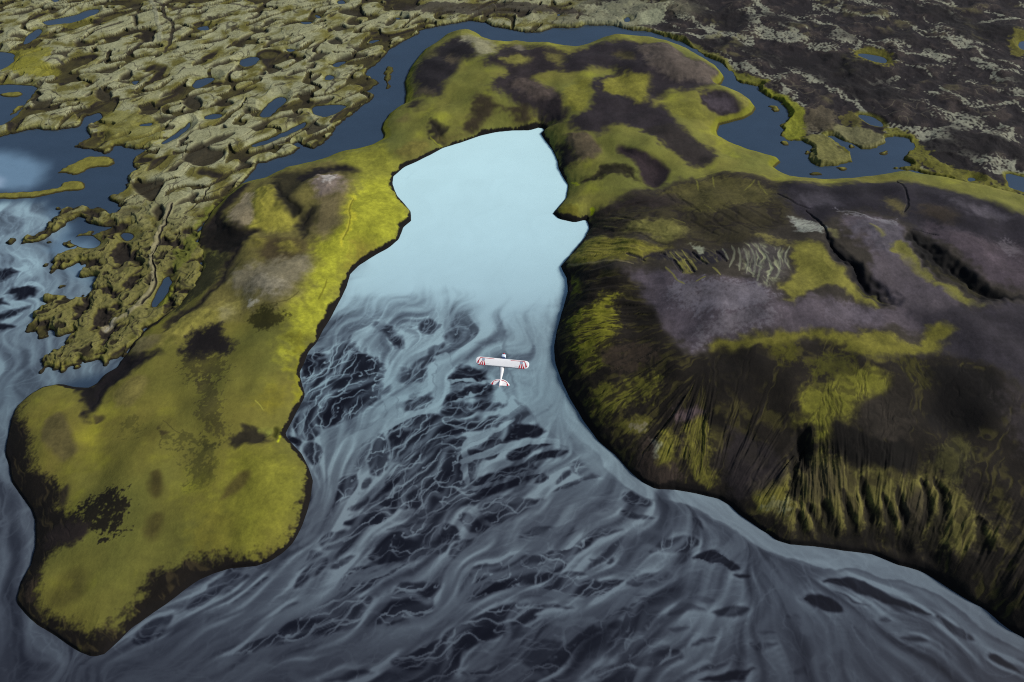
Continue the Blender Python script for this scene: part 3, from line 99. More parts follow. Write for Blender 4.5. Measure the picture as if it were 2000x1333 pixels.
W['layers'] = [
{'p': [(-374,819.2),(-335.6,839.5),(-222.7,897.5),(-207.8,760.6),(-217.1,691.5),(-233.4,637.6),(-240.4,578.2),(-300.1,560.5),(-343.5,547.5),(-379.4,531.1),(-398.7,536.3),(-369.2,591.7),(-356,632.7),(-361.2,698.5),(-408.1,756.7)],'c': (98,91,50),'f': 14},
{'p': [(-211,841.2),(-169.7,861.1),(-167.4,836.5),(-153.3,804.7),(-135,767.6),(-142.4,738.6),(-156.3,703.4),(-172.1,688.4),(-193.7,666),(-203.1,642.3),(-211.5,605.4),(-214.4,577.4),(-220.7,553.4),(-226.8,530.3),(-235.8,510),(-249.3,511.6),(-251.1,545.9),(-251.2,574.8),(-246.9,598.6),(-238.9,649),(-248.9,682.7),(-225.5,704.2),(-215.6,743.6),(-215.9,784)],'c': (140,140,44),'f': 15,'n': 1.5,'k': 0.15,'st': (6.6,3.71),'sw': 1.3,'sta': 0.28,'stn': (108,106,30)},
{'p': [(-254.4,904.9),(-209.9,911),(-189.3,926.6),(-154.6,873.5),(-168,848.6),(-212.1,831),(-229.2,850.2)],'c': (118,117,44),'f': 12},
{'p': [(-203,654.7),(-199.1,688.5),(-191.5,704.4),(-170.4,693.9),(-170.3,689.2),(-193.7,666)],'c': (108,96,40),'f': 9,'o': 0.7},
{'p': [(-212.3,781.2),(-208.6,782.7),(-204,737),(-204.5,710.5),(-206.7,686),(-211.6,686.3),(-210.5,717.8),(-209.9,748.8)],'c': (170,160,45),'f': 2.5,'o': 0.55,'k': 0.5},
{'p': [(-348.4,800.3),(-335,808.9),(-316.4,786.6),(-304.5,760),(-284.7,744.9),(-271.4,737),(-274.8,722.8),(-289.5,711),(-307,711.1),(-325,713.5),(-337.9,711.9),(-328.9,730.9)],'c': (126,120,50),'f': 6,'dz': 5},
{'p': [(-375.2,748.8),(-362.5,781.4),(-353.5,802.5),(-335.5,762),(-331.4,733.6),(-339.3,717.7),(-362.3,729.1)],'c': (140,127,104),'f': 5,'o': 0.9,'k': 0.35},
{'p': [(-404.1,710.7),(-407.2,741.7),(-398.1,764.9),(-374.1,745.1),(-345.7,720.3),(-335.2,708.9),(-311.9,714.8),(-329.1,694.3),(-335.7,681.2),(-348.6,674.7),(-367.5,681.7),(-389,689.1)],'c': (27,23,20),'f': 5,'dz': -4},
{'p': [(-404.3,723.7),(-406.5,763.2),(-394.8,787.1),(-380,813.3),(-362.7,820.1),(-351.9,820.6),(-363,802.7),(-372.9,779.6),(-382,762.6),(-390.5,746.4)],'c': (38,32,30),'f': 5},
{'p': [(-348.6,674.7),(-334.1,691.4),(-333.4,670.9),(-341.2,646.7),(-339.6,610.4),(-352.6,588.7),(-369.9,572),(-377.3,560.7),(-395.8,544.4),(-392.7,568.5),(-359.6,592.8),(-350.1,620.2),(-349.9,648.9)],'c': (32,27,27),'f': 6,'dz': -3},
{'p': [(-388.5,686.7),(-348.6,674.7),(-351.1,646.3),(-352.6,615.6),(-371,596.9),(-384,578.7),(-395.6,607),(-389.7,642.5)],'c': (58,57,34),'f': 6,'k': 0.7},
{'p': [(-338.9,835.5),(-315.1,846.7),(-279.5,844.7),(-253.3,863.4),(-219.3,854.4),(-213.6,844.9),(-250.4,847.4),(-268.5,833.8),(-282.6,802.7),(-288.2,780.6),(-275.3,749.5),(-288.5,744.5),(-308.9,771.9),(-325.6,806.8)],'c': (52,48,32),'f': 9,'dz': -3},
{'p': [(-297.7,829.3),(-276.2,849.3),(-241.7,859.7),(-216.9,852.2),(-228.5,845.5),(-264.1,842.7),(-278.9,814.6)],'c': (30,26,29),'f': 5},
{'p': [(-326.9,811.5),(-308.4,778.8),(-292.9,762.6),(-282.7,745),(-273.1,748.6),(-297,774),(-316.6,805.1)],'c': (28,26,20),'f': 4,'dz': -4},
{'p': [(-268.9,808.1),(-257.8,842),(-236.4,840.4),(-223,816.1),(-227.3,781.1),(-243.9,769.5),(-261.6,778.8)],'c': (118,105,97),'f': 9,'k': 0.25,'dz': 6},
{'p': [(-259.3,828.3),(-249.1,839.3),(-238.9,823.6),(-240.4,798.9),(-250.6,801.7)],'c': (158,152,150),'f': 5,'o': 0.8,'k': 0.7},
{'p': [(-261.3,776.2),(-233,778.1),(-219.7,769.9),(-220.3,722.6),(-234.4,699.2),(-250.9,703.8),(-260.1,731.7),(-254,747.3)],'c': (100,90,62),'f': 9},
{'p': [(-271.1,761.9),(-254,747.3),(-256.3,720.7),(-262.5,694.2),(-271.3,715.8),(-269.7,739.1)],'c': (42,38,30),'f': 6,'dz': -4},
{'p': [(-320.6,691),(-294,698.8),(-264.1,701.3),(-249.8,677.2),(-270.5,644.7),(-293.5,649.3),(-314.1,664.5)],'c': (72,62,40),'f': 8},
{'p': [(-327.6,688.8),(-317.8,699),(-301.4,689.9),(-305.5,675.1),(-320.4,671.9)],'c': (108,101,46),'f': 7,'dz': 3},
{'p': [(-288.6,683.1),(-279.1,697.2),(-260.3,683.8),(-263.3,667.5),(-277.7,666)],'c': (106,99,45),'f': 7,'dz': 3},
{'p': [(-336.7,645.1),(-288.4,643.4),(-248.7,671.5),(-240.7,648.8),(-246.1,611.9),(-248.6,588.8),(-273.5,577.9),(-308.6,586.1),(-330.4,610)],'c': (106,99,80),'f': 10,'k': 0.2,'dz': 4},
{'p': [(-307.1,618.6),(-283.2,621.2),(-264.7,618),(-260.8,600),(-281.3,586.6),(-301.5,594)],'c': (125,118,102),'f': 8,'o': 0.8,'k': 0.5},
{'p': [(-305.4,583.5),(-296.8,587.5),(-289.1,580.3),(-297.2,575.6)],'c': (140,136,124),'f': 4,'o': 0.8,'k': 0.7},
{'p': [(-393.6,541.7),(-373.7,568.5),(-348.4,576.6),(-334.3,578.4),(-309.7,576.3),(-322.4,557),(-352.3,544),(-375.2,528.7)],'c': (132,124,60),'f': 9,'dz': 4},
{'p': [(-337.4,569.5),(-328.5,578.5),(-312,566.7),(-319.3,556.3),(-331.1,557.3)],'c': (138,130,92),'f': 7,'o': 0.8},
{'p': [(-427.7,525.3),(-418.1,537.2),(-401.2,542.7),(-389.1,538.9),(-400.6,521.4),(-406.8,509.5)],'c': (104,95,68),'f': 5,'o': 0.8},
{'p': [(-443,469.4),(-443.6,450.5),(-430.1,428.4),(-424.5,436.8),(-421,459.4),(-411.5,478.9),(-401.4,496.1),(-393,506.3),(-373.7,512.8),(-391.3,515.6),(-407.5,511.1),(-421.8,517.6),(-428.6,527.6),(-425.8,539.1),(-414.5,558.4),(-403.5,574.7),(-389,590.2),(-403.7,594.2),(-434.6,522.3),(-444.6,496.5)],'c': (27,23,26),'f': 5,'k': 0.2,'dz': -3},
{'p': [(-466.8,474.6),(-447.3,470.5),(-442.5,476.7),(-436,455.2),(-439.2,444.5),(-450,455.9)],'c': (26,23,24),'f': 4},
{'p': [(-365.2,522.7),(-352.3,544),(-332.1,549.8),(-313,541.4),(-306.3,507.1),(-327,514.7),(-331.7,496.7),(-356.5,500.4)],'c': (30,26,27),'f': 8,'k': 0.45},
{'p': [(-363.6,506.2),(-329.8,518.8),(-301.5,478.9),(-321.1,468.9),(-349.6,482.1)],'c': (50,46,27),'f': 10,'o': 0.55,'k': 1},
{'p': [(-330.7,474.3),(-317,477.6),(-277,406.1),(-289.8,400.6),(-309.3,413.9)],'c': (56,51,32),'f': 9,'o': 0.55,'k': 0.95},
{'p': [(-312,384.8),(-284.7,389.7),(-284.9,360.2),(-287.6,341.7),(-301.2,361.3)],'c': (52,51,27),'f': 8,'o': 0.5,'k': 1},
{'p': [(-345.6,404.6),(-333.6,398.5),(-283.3,394.1),(-278.1,383),(-305.9,383.9),(-325.9,387.9)],'c': (52,50,26),'f': 7,'o': 0.5,'k': 1},
{'p': [(-397.1,419.6),(-374,421.5),(-364.7,404.5),(-382.5,402.8)],'c': (60,58,28),'f': 7,'o': 0.45,'k': 1},
{'p': [(-366.3,341.9),(-351.3,328.5),(-345,313.5),(-357.1,295),(-376.7,296.8),(-387.6,318.6),(-381.2,333.1)],'c': (28,25,18),'f': 9,'k': 0.95},
{'p': [(-278.8,377),(-230.6,393.1),(-198.2,369),(-192.3,316.2),(-208.7,286.3),(-251.6,280.1),(-283.7,290.2)],'c': (112,110,38),'f': 18,'o': 0.75,'k': 0.05},
{'p': [(-469,413.8),(-466.2,428.8),(-451.7,432),(-439.8,416),(-433.6,401.2),(-422.2,388.3),(-421.7,379.7),(-431.3,372.6),(-444.9,381.6),(-461.2,397.9)],'c': (86,78,46),'f': 3,'w': 2,'dz': -1},
{'p': [(-411.3,461.7),(-401,482.3),(-382.6,477.3),(-380.6,455.1),(-385.1,439.9),(-395.3,436.8),(-405.9,443.3)],'c': (106,98,52),'f': 4,'w': 2},
{'p': [(-337.8,349.8),(-334.5,360.2),(-325.4,356),(-321.9,341.7),(-323.6,331.6),(-332.3,336.2)],'c': (76,69,33),'f': 3,'w': 2},
{'p': [(-329.1,313.3),(-315.5,318.4),(-310.8,303.1),(-315.5,292.8),(-320.9,289.2)],'c': (76,70,34),'f': 4,'w': 2},
{'p': [(-263.8,349.5),(-256.8,361.2),(-246.6,362.3),(-245.9,347.5),(-257.5,331.7),(-267.4,326.8),(-266.9,336)],'c': (84,76,36),'f': 3,'w': 2},
{'p': [(-420.4,338.1),(-413.5,351.5),(-409.1,332.8),(-410.1,325.3),(-417.4,331.9)],'c': (52,46,34),'f': 2.5,'w': 2},
{'p': [(-390.9,240.7),(-385.4,261),(-368.1,266.7),(-360.8,254.6),(-359.1,242),(-374.7,232.9)],'c': (76,70,34),'f': 5,'o': 0.55,'w': 3},
{'p': [(-349.4,403.7),(-342.1,406.4),(-333.1,401.5),(-339,397.4)],'c': (68,60,34),'f': 2},
{'p': [(-419.4,432.1),(-413.4,434),(-414,428.9),(-416.9,427)],'c': (76,68,40),'f': 2},
{'p': [(-283,306),(-265.3,325.9),(-256.2,304.9),(-252,283.3),(-277.7,281.9)],'c': (90,82,34),'f': 10,'o': 0.5},
{'p': [(-262.5,451.4),(-243.9,457.8),(-232,445.6),(-248.7,432),(-263.2,434.2)],'c': (112,104,30),'f': 10,'o': 0.6},
{'p': [(-227.5,527.1),(-234.8,509.8),(-230.8,465.5),(-217.8,444.8),(-216.3,464.9),(-226.1,482.1),(-229.1,503.3),(-223.8,522.3)],'c': (126,124,24),'f': 6,'o': 0.7},
{'p': [(-277.7,387.1),(-273.2,399),(-267.9,408.3),(-250.1,415.8),(-238.6,407.5),(-243.4,399.6),(-232.1,398.6),(-255.1,389.9)],'c': (42,38,28),'f': 4,'k': 0.3,'dz': -3},
{'p': [(-252,413.9),(-242.8,418.5),(-238.8,406.7),(-243.2,401.9),(-248.5,405)],'c': (108,110,48),'f': 3,'k': 0.3},
{'p': [(-241.2,417.2),(-231.6,420),(-229,401),(-234.2,399.4)],'c': (60,60,18),'f': 2.5,'dz': -3},
{'p': [(-231.2,420.1),(-229.8,417.3),(-229.8,409),(-229.5,397.8),(-231.6,398.7),(-231.5,409.9)],'c': (165,170,30),'f': 1,'w': 1},
{'p': [(-238.5,488.6),(-234.6,490.7),(-232.1,479.8),(-236.1,477.9)],'c': (86,84,36),'f': 1.5,'w': 1},
{'p': [(-296.6,557.7),(-286.5,570.7),(-255.6,571.7),(-247.6,562.8),(-268.1,546),(-272.9,536.9)],'c': (52,50,20),'f': 8,'k': 0.7},
{'p': [(-252,535.4),(-229.7,545.1),(-224.4,535.6),(-231.3,518.5),(-244.2,520.3)],'c': (78,74,22),'f': 8,'o': 0.5,'k': 0.8,'st': (2.02,8.24)},
{'p': [(-516.6,451.5),(-484.7,415.4),(-476.5,400.2),(-469.9,382.8),(-451,368.2),(-433,356.3),(-423.5,344.9),(-412.6,326.5),(-402.8,313.4),(-384.2,307.6),(-386,296.9),(-395.1,285.3),(-407,278.2),(-406.8,261.8),(-399.5,244.3),(-383.9,231.8),(-369.3,224.9),(-350.3,221.3),(-341.8,216.4),(-328.3,224.2),(-316.9,234.6),(-309.1,243.2),(-306.9,258.9),(-297.6,271.2),(-279.4,279.7),(-260.1,279.6),(-233.3,277.1),(-222.6,277),(-201.4,294.9),(-194,315.2),(-191.7,333.9),(-193.9,351.9),(-175.6,354.2),(-170.9,327.1),(-182.2,286.8),(-221,258.6),(-294.9,215.1),(-328.9,183.2),(-392.3,206.9),(-442.2,240.7),(-441.9,277.2),(-455.8,316.7),(-507.9,365.4),(-522.3,394.6),(-531.1,444.8)],'c': (24,20,17),'f': 8,'k': 0.5,'w': 6,'st': (4.44,-5.91),'sw': 3.5,'stn': (66,57,36),'sta': 0.6,'s0': 0.2},
{'p': [(-424.7,304.3),(-409,306.4),(-389.5,308.9),(-378.2,310.7),(-378.1,296.8),(-394.6,283.9),(-411.1,281.1)],'c': (40,33,32),'f': 4,'k': 0.2},
{'p': [(-420.5,252.9),(-410.3,264.6),(-399,244.3),(-406.7,238.9)],'c': (68,56,46),'f': 5,'o': 0.6,'k': 0.8},
{'p': [(-169.6,899.4),(-159.1,929.7),(-132.6,938.4),(-118,921.2),(-134.4,897.7),(-159.6,885.1)],'c': (102,94,46),'f': 7,'o': 0.8,'dz': 3},
{'p': [(-181.1,984.7),(-165.9,1001),(-150.6,988.8),(-165.9,974.8)],'c': (92,84,50),'f': 6,'o': 0.7},
{'p': [(-161.3,1177.3),(-126.4,1214.9),(-103.9,1245.7),(-73.2,1226.7),(-55.3,1174.3),(-59.8,1153.8),(-90.8,1151.7),(-86.8,1122),(-107.7,1089.9),(-105.5,1053.7),(-124.2,1039.7),(-145,1054.3),(-158,1085),(-159.1,1127)],'c': (43,39,43),'f': 9,'k': 0.2},
{'p': [(-163.4,1222.3),(-137.2,1214.6),(-129,1176.7),(-149.8,1171.2)],'c': (92,88,50),'f': 8,'o': 0.8},
{'p': [(-118.1,1170.3),(-100.4,1184.4),(-88.1,1151.1),(-105,1131.7)],'c': (86,76,58),'f': 8,'o': 0.8},
{'p': [(-151.6,1071.8),(-131.7,1075.7),(-120.3,1055),(-134.1,1042)],'c': (86,77,58),'f': 8,'o': 0.8},
{'p': [(-95.5,1242.3),(-74.4,1253.1),(-52.3,1241.8),(-24.9,1213.9),(-37,1164.6),(-55,1163.4),(-71.8,1196.6)],'c': (128,124,102),'f': 9,'o': 0.9,'k': 0.2},
{'p': [(-161.8,1024),(-149,1042.6),(-137.1,1018.7),(-150.4,1006.8)],'c': (46,41,36),'f': 7},
{'p': [(-46.5,1134.1),(-24.5,1190.6),(4.5,1218.5),(44,1200.2),(80.6,1192.7),(98.3,1137.7),(91.9,1110.4),(67,1113.5),(36.7,1106.4),(31.2,1078),(52.3,1044),(75.8,1036.2),(82.2,1018.5),(81.5,999.5),(85.1,976.5),(73.2,966.6),(44.1,990.8),(39.5,1004.5),(11.1,1009.5),(-0.8,1028.8),(-12.9,1044.3),(-32.3,1056.9),(-35.2,1078.9),(-13.2,1092.6),(-13.4,1119.1),(-23.5,1120.3)],'c': (50,43,46),'f': 9,'k': 0.2},
{'p': [(-0.8,1074.7),(16.6,1095.2),(41.2,1082),(78.2,1035.4),(63.4,1020.4),(27.9,1028.6),(4.1,1056.7)],'c': (72,62,58),'f': 8,'dz': 4},
{'p': [(-23.9,1150.7),(4.3,1169.1),(30.4,1172.4),(35,1146),(4.2,1128.9),(-18.6,1136.8)],'c': (100,96,48),'f': 7},
{'p': [(54,1181.4),(77.5,1180.3),(97.8,1128),(89.4,1111.1),(63.2,1146.2)],'c': (92,86,48),'f': 7},
{'p': [(0,1208.1),(16.1,1218.9),(26.4,1199.7),(10.4,1180.9)],'c': (120,114,96),'f': 5,'o': 0.7},
{'p': [(-75,960.8),(-64,982.7),(-53.9,1046.9),(-31.8,1020.1),(-7.9,1009.4),(15.8,1009.1),(27.6,1002.9),(22.7,982.8),(8.6,983),(-3.1,997.5),(-22.2,1012.1),(-36.1,991.7),(-45.2,971.5),(-63.4,955)],'c': (58,50,36),'f': 9,'k': 0.2},
{'p': [(-127.5,954.5),(-121.9,977.1),(-111.8,961.6),(-91.3,964.7),(-104.3,947.6),(-94.7,933.4),(-103.5,926.9),(-122,939.2)],'c': (40,36,28),'f': 5,'dz': -4},
{'p': [(-122,939.2),(-72.7,961.2),(-63.3,951.1),(-99.1,928.5)],'c': (85,79,42),'f': 7,'o': 0.8},
{'p': [(102.9,1184.9),(141.4,1208.1),(177.1,1222.8),(208.6,1217.7),(242.2,1210.5),(271.8,1170.4),(303.8,1152.9),(330.8,1137.4),(349.8,1129.6),(338.7,1110.5),(318,1071.5),(286.6,1049.9),(251.2,1055.8),(223.7,1030.1),(214.9,1000.6),(240.3,1012.4),(239.6,975.8),(251.2,960.1),(266.3,951.4),(234.1,941.6),(201.1,929.2),(184.9,944.7),(144.5,951.8),(138.1,929.5),(109.3,935.2),(87.5,946.7),(81.2,960.9),(112.4,985.9),(122.3,1027.7),(119.7,1057.5),(135.9,1077.2),(178.9,1111.2),(147.6,1126.8),(108.1,1105.3),(83.2,1102.5),(85.3,1145.5)],'c': (48,42,47),'f': 9,'k': 0.15},
{'p': [(81.6,1025.6),(96.2,1069.7),(118.9,1081.8),(133.4,1076.9),(119.1,1048),(119.4,1019.6),(112.9,993.4),(100.3,978),(83,999.1)],'c': (110,107,44),'f': 6},
{'p': [(133.2,1045.5),(181.2,1110.1),(201.8,1095.7),(226.8,1096.6),(217.4,1056.6),(215.7,1026.4),(191.9,1005.3),(182.8,1032.8),(152.3,1040.4)],'c': (110,106,44),'f': 6},
{'p': [(167.5,1176.8),(190.8,1178.4),(206.6,1140.9),(190.2,1128.1)],'c': (78,71,42),'f': 9,'o': 0.8},
{'p': [(209.4,1184),(237.3,1212.8),(273,1177.5),(302.7,1146.9),(330.1,1132.9),(349.8,1129.6),(319.6,1078.7),(291.4,1074.8),(255.2,1081.5),(223.9,1118.2)],'c': (80,71,66),'f': 7,'k': 0.2,'dz': 5},
{'p': [(351.7,1063.7),(381.8,1070.2),(386.4,1036.1),(363.3,1010.4),(349.9,1004.6),(357.3,1026.4)],'c': (106,102,50),'f': 5},
{'p': [(293.1,1045.6),(321.5,1064.9),(341.8,1045),(357.7,1029.4),(358.1,1012.9),(336.8,1001.1),(306.8,1001.9),(291,1015.4)],'c': (48,41,46),'f': 6,'dz': -3},
{'p': [(301.2,1039.4),(323,1048.5),(341.3,1033.7),(348,1019.5),(330.6,1013.6),(306.2,1017.9)],'c': (70,62,70),'f': 6,'o': 0.8},
{'p': [(237.9,1012.2),(265.2,1020.2),(285.8,1013.8),(305.9,995.5),(342.2,999.4),(300.8,979.5),(262.2,968.7),(247,977.6)],'c': (100,98,42),'f': 7,'k': 0.4},
{'p': [(76.2,946.6),(104.9,936.3),(125.4,908.6),(128.7,894.3),(115.9,870.8),(94.6,873.1),(91.3,889.9),(75.2,919)],'c': (82,72,56),'f': 5,'dz': 3},
{'p': [(75.3,921.2),(91.3,889.9),(98.6,868.4),(85.3,858.4),(72.7,858.4),(68.1,885.1),(57.3,934.7)],'c': (36,32,31),'f': 6,'k': 0.3},
{'p': [(148.1,892.8),(159.3,898.1),(176.7,880.4),(192.9,868.7),(211.1,855.7),(218,835.9),(208.2,807.1),(192.4,796),(179.8,808.2),(176.1,831.2),(174.2,853.8),(155.1,874.8)],'c': (52,42,46),'f': 4,'w': 3,'dz': -3},
{'p': [(188.6,937.5),(248.7,959.2),(263.5,934.7),(275.2,909.4),(299.1,900.8),(289.4,870.1),(264,848.5),(246.9,850.1),(233.6,877.2),(215.6,892),(207.3,913.4)],'c': (50,44,43),'f': 8,'k': 0.25},
{'p': [(122.9,851.6),(144.4,855),(170.6,840),(173.9,811.6),(158.3,823.6),(133.8,831.3),(102.3,824.5),(92.2,827.2),(119.9,839.2)],'c': (48,44,28),'f': 5,'k': 0.3,'dz': -4},
{'p': [(77.7,839.1),(89,831.9),(97.3,822.2),(84,828.4)],'c': (150,160,20),'f': 2},
{'p': [(101.2,757.4),(136.2,777.7),(179.2,799.6),(209.9,800.5),(242.9,813.5),(310.3,835.4),(336.5,815.7),(368.8,782.5),(618.2,692.4),(961.3,536.6),(638.2,119.2),(419.9,212.2),(370.8,258.5),(296.7,288.7),(250.3,294.6),(208.7,326.1),(155.5,350.2),(112.7,372.2),(62.2,456.1),(47.7,506.7),(51.5,557.2),(67,620),(60.4,664.8),(94.7,720.1)],'c': (62,56,50),'f': 8},
{'p': [(101.2,757.4),(135.8,774.3),(177.2,786.1),(208.7,792.3),(242.2,809),(310.3,835.4),(334.9,810.3),(368.8,782.5),(340.4,686.2),(318,680.4),(281.4,643.8),(257.1,653.3),(213,654.5),(186.4,657.3),(162.3,681),(126.3,684.5),(98.6,703.4)],'c': (64,58,40),'f': 10,'st': (5.69,-9.58),'fall': 1,'sw': 3.2,'stn': (38,33,31),'sta': 0.8},
{'p': [(190.9,786.2),(233.9,800.1),(278.5,818.5),(315.6,803),(345.5,767.8),(320.9,728.3),(285,737.5),(253.9,710.9),(226.5,729.7),(197.8,748.2)],'c': (82,77,41),'f': 8,'k': 0.5,'o': 0.75},
{'p': [(108.4,758.5),(142,769.8),(176.4,780.9),(210,778.7),(234.9,740.5),(196.4,740.7),(159.9,755.8),(127.1,752)],'c': (48,40,40),'f': 7,'o': 0.85,'k': 0.2},
{'p': [(62.2,662.8),(78.7,687.7),(95.4,708.2),(136.2,677.5),(181.6,661),(195.6,658.7),(176,647.1),(164.8,631.2),(155.3,626.3),(121.5,642.7),(95.2,643.7)],'c': (118,112,46),'f': 6,'st': (6.21,-7.8),'fall': 1,'sw': 2,'stn': (80,74,42),'sta': 0.5},
{'p': [(129.4,713.1),(166.3,710.7),(204.1,710.2),(217.9,680.6),(186.8,660.1),(162.3,681)],'c': (100,96,52),'f': 8,'k': 0.2},
{'p': [(102.8,728),(130.8,725),(154.5,716.1),(140.3,699.9),(115.5,699.6),(98.5,715.2)],'c': (50,42,36),'f': 5,'o': 0.7,'k': 0.4},
{'p': [(133.5,618.3),(188,613.3),(208.1,585.3),(261.2,591.7),(288,567.7),(290.4,544.5),(309,552.3),(331.4,552.9),(358.8,548.4),(396.6,543.2),(413.9,544.2),(409.5,586.2),(408.4,636.4),(396.4,674),(400.3,700.4),(440.1,708.8),(463.1,673.4),(459.4,646.1),(463.3,622),(478.1,571.4),(482.9,541.1),(465.5,511.7),(453.5,520.4),(429.8,509.9),(396.9,513),(369.8,512.6),(349.8,503.1),(319.9,510),(287.6,507.4),(249.5,503.9),(212,495),(194.2,482.4),(182.3,473),(171,499.1),(159,524.3),(157.2,553.8),(143.2,573.4),(123.3,600.7)],'c': (80,72,79),'f': 6,'k': 0.1},
{'p': [(172.1,582.9),(216,583.8),(266.1,579.4),(288.2,556.8),(259.4,529),(218.7,539.2),(182.5,541.1)],'c': (100,95,103),'f': 8,'o': 0.75,'k': 0.85},
{'p': [(182.2,504.7),(211.6,527.1),(255.9,536.9),(278.8,520.8),(255.7,509.6),(223.6,505.4),(206.7,495.1),(188.9,482.4)],'c': (97,92,98),'f': 8,'o': 0.6,'k': 0.9},
{'p': [(328.9,544.7),(375,543.8),(397,528.3),(367.3,520.6),(333.6,522.7)],'c': (88,81,90),'f': 8,'o': 0.5,'k': 0.8},
{'p': [(157,641.2),(185.6,651.8),(211.4,644.2),(246.9,645),(248.2,625.1),(218.3,609.3),(190.6,627.1),(166.2,628.3)],'c': (42,38,46),'f': 5,'k': 0.3,'st': (2.58,-14.91),'stn': (95,90,60),'sta': 0.7},
{'p': [(264.2,645.8),(300.2,648.3),(320.7,627.6),(314.2,599.4),(280.1,569.9),(272.3,589.6),(259.4,604.8)],'c': (80,74,72),'f': 6,'st': (-0.51,-11.43),'stn': (150,152,120),'sta': 0.9,'sw': 4.5},
{'p': [(188.6,632.9),(207.3,637.1),(208.8,602.3),(196,594.3),(187.4,610.2)],'c': (105,100,50),'f': 4,'st': (1.8,-12.58),'stn': (50,45,50),'sta': 0.7},
{'p': [(211.3,654.7),(227.6,655.8),(233.2,646.9),(221.2,639.7)],'c': (142,144,124),'f': 3,'k': 0.5},
{'p': [(326.8,653.8),(357.8,635.9),(361.7,611),(366.6,591.9),(374.3,579.1),(384.7,565.6),(396.9,540.9),(377.5,552.4),(362.7,564),(344.8,572.6),(331.6,561.1),(305.3,550.9),(301.6,543.5),(289.7,567.8),(301.1,578.4),(327.1,603.4),(320.7,627.6)],'c': (114,109,50),'f': 4,'k': 0.15},
{'p': [(286.9,667.9),(326.7,657.4),(332.4,638.4),(310,641.1),(289.2,652.5)],'c': (96,90,52),'f': 6,'k': 0.4},
{'p': [(349.5,790.3),(403.5,782.2),(507.7,793.4),(556.9,758.1),(618.2,692.4),(807.2,592.2),(950.9,526.7),(894.3,456.2),(643.9,568.8),(564.5,579.8),(523.3,616.7),(478.5,664.8),(467.4,684.2),(451.6,707.1),(410.5,711.9),(368.3,678.3),(353.5,707),(342.4,738)],'c': (45,41,49),'f': 9,'k': 0.1},
{'p': [(368.6,759.3),(407.3,755.3),(414.5,723.7),(383.4,722.8),(360.6,733.2)],'c': (70,66,74),'f': 8,'o': 0.6},
{'p': [(537.1,735.5),(566.7,717),(605.2,691.7),(589.5,682.3),(545.4,698.7)],'c': (76,71,79),'f': 8,'o': 0.8},
{'p': [(499.1,720.7),(522.4,714.3),(547.6,689.1),(520.3,678.8),(495.2,691)],'c': (64,54,44),'f': 8,'o': 0.8},
{'p': [(465.2,732.9),(484.7,736.2),(485.8,716.5),(475.2,698),(462.9,704.8)],'c': (96,87,52),'f': 7,'o': 0.85},
{'p': [(331.9,693.3),(352.1,702.3),(370,684.9),(372.6,665.1),(364.1,656.6),(344.4,661.6),(336.5,676.7)],'c': (132,134,126),'f': 3,'k': 0.5,'st': (9.58,6.38),'stn': (80,76,76),'sta': 0.6},
{'p': [(396.3,708.4),(421,710.1),(435.4,689.9),(455.8,685.7),(456.9,669.7),(436.1,682.5),(417.5,700)],'c': (124,121,128),'f': 5,'o': 0.7,'k': 0.7},
{'p': [(372.7,667.2),(390.6,674.5),(383.6,652.5),(373.8,659)],'c': (104,100,66),'f': 3,'o': 0.8},
{'p': [(396.4,674),(430.7,684.5),(459.6,663.8),(457.1,638.4),(426.5,619.6),(420.5,628.1),(410.9,644.9)],'c': (80,75,83),'f': 7,'k': 0.2,'dz': 4},
{'p': [(419.6,674.8),(429.4,664.8),(435.7,650.7),(430,650.3),(421.7,660.4)],'c': (110,106,66),'f': 2.5,'o': 0.8},
{'p': [(370.3,659.3),(379.4,621.2),(390.4,600.8),(405.4,579.8),(422.3,555.6),(415.8,546.5),(400.1,550.2),(386,569.9),(376.3,587.1),(369.2,607.9),(365.6,632.8)],'c': (24,22,25),'f': 5,'dz': -10},
{'p': [(376.6,573.9),(389.6,575.4),(415,556),(407.7,551.2),(390.9,559.8)],'c': (66,64,28),'f': 3,'o': 0.9,'k': 0.6},
{'p': [(471,663.7),(486.8,647.6),(499.6,614.4),(513.6,594),(519.8,572.4),(536.1,554.8),(533.1,548),(517.3,542.9),(497.4,563.6),(481.9,587.9),(467.5,618),(461.8,637.4)],'c': (22,20,20),'f': 5,'dz': -10},
{'p': [(468.4,620.9),(484.7,605.5),(503.3,580.8),(516.5,558),(501.3,559.7),(483.2,583.9)],'c': (48,44,26),'f': 4,'o': 0.8,'k': 0.6},
{'p': [(436.2,633.8),(452.8,646.4),(460.8,628.4),(460.6,616.9),(474.6,581.4),(493.3,552.9),(516.2,540.5),(487.3,538.7),(475.4,558.9),(465.5,587.5),(441.8,615.1)],'c': (107,103,52),'f': 3,'k': 0.25},
{'p': [(531.8,555.3),(554.9,555.5),(584,557.6),(582.7,554.3),(553.3,551.9),(529.8,550.8)],'c': (20,18,20),'f': 2},
{'p': [(407.4,617.2),(455.3,614.7),(467.3,572),(480.9,536.9),(437.9,535.7),(410.6,551.3),(407.6,579.3)],'c': (75,68,74),'f': 7},
{'p': [(493.9,686.8),(539.7,653.8),(594.8,639.6),(737.8,576.6),(701.6,524.2),(554.9,555.5),(525.1,579.9),(512.7,617.9),(491.5,651.3)],'c': (70,61,68),'f': 9,'k': 0.15},
{'p': [(565.9,656.4),(594.8,639.6),(580.6,613.6),(561.6,620.4)],'c': (100,94,100),'f': 7,'o': 0.5,'k': 0.8},
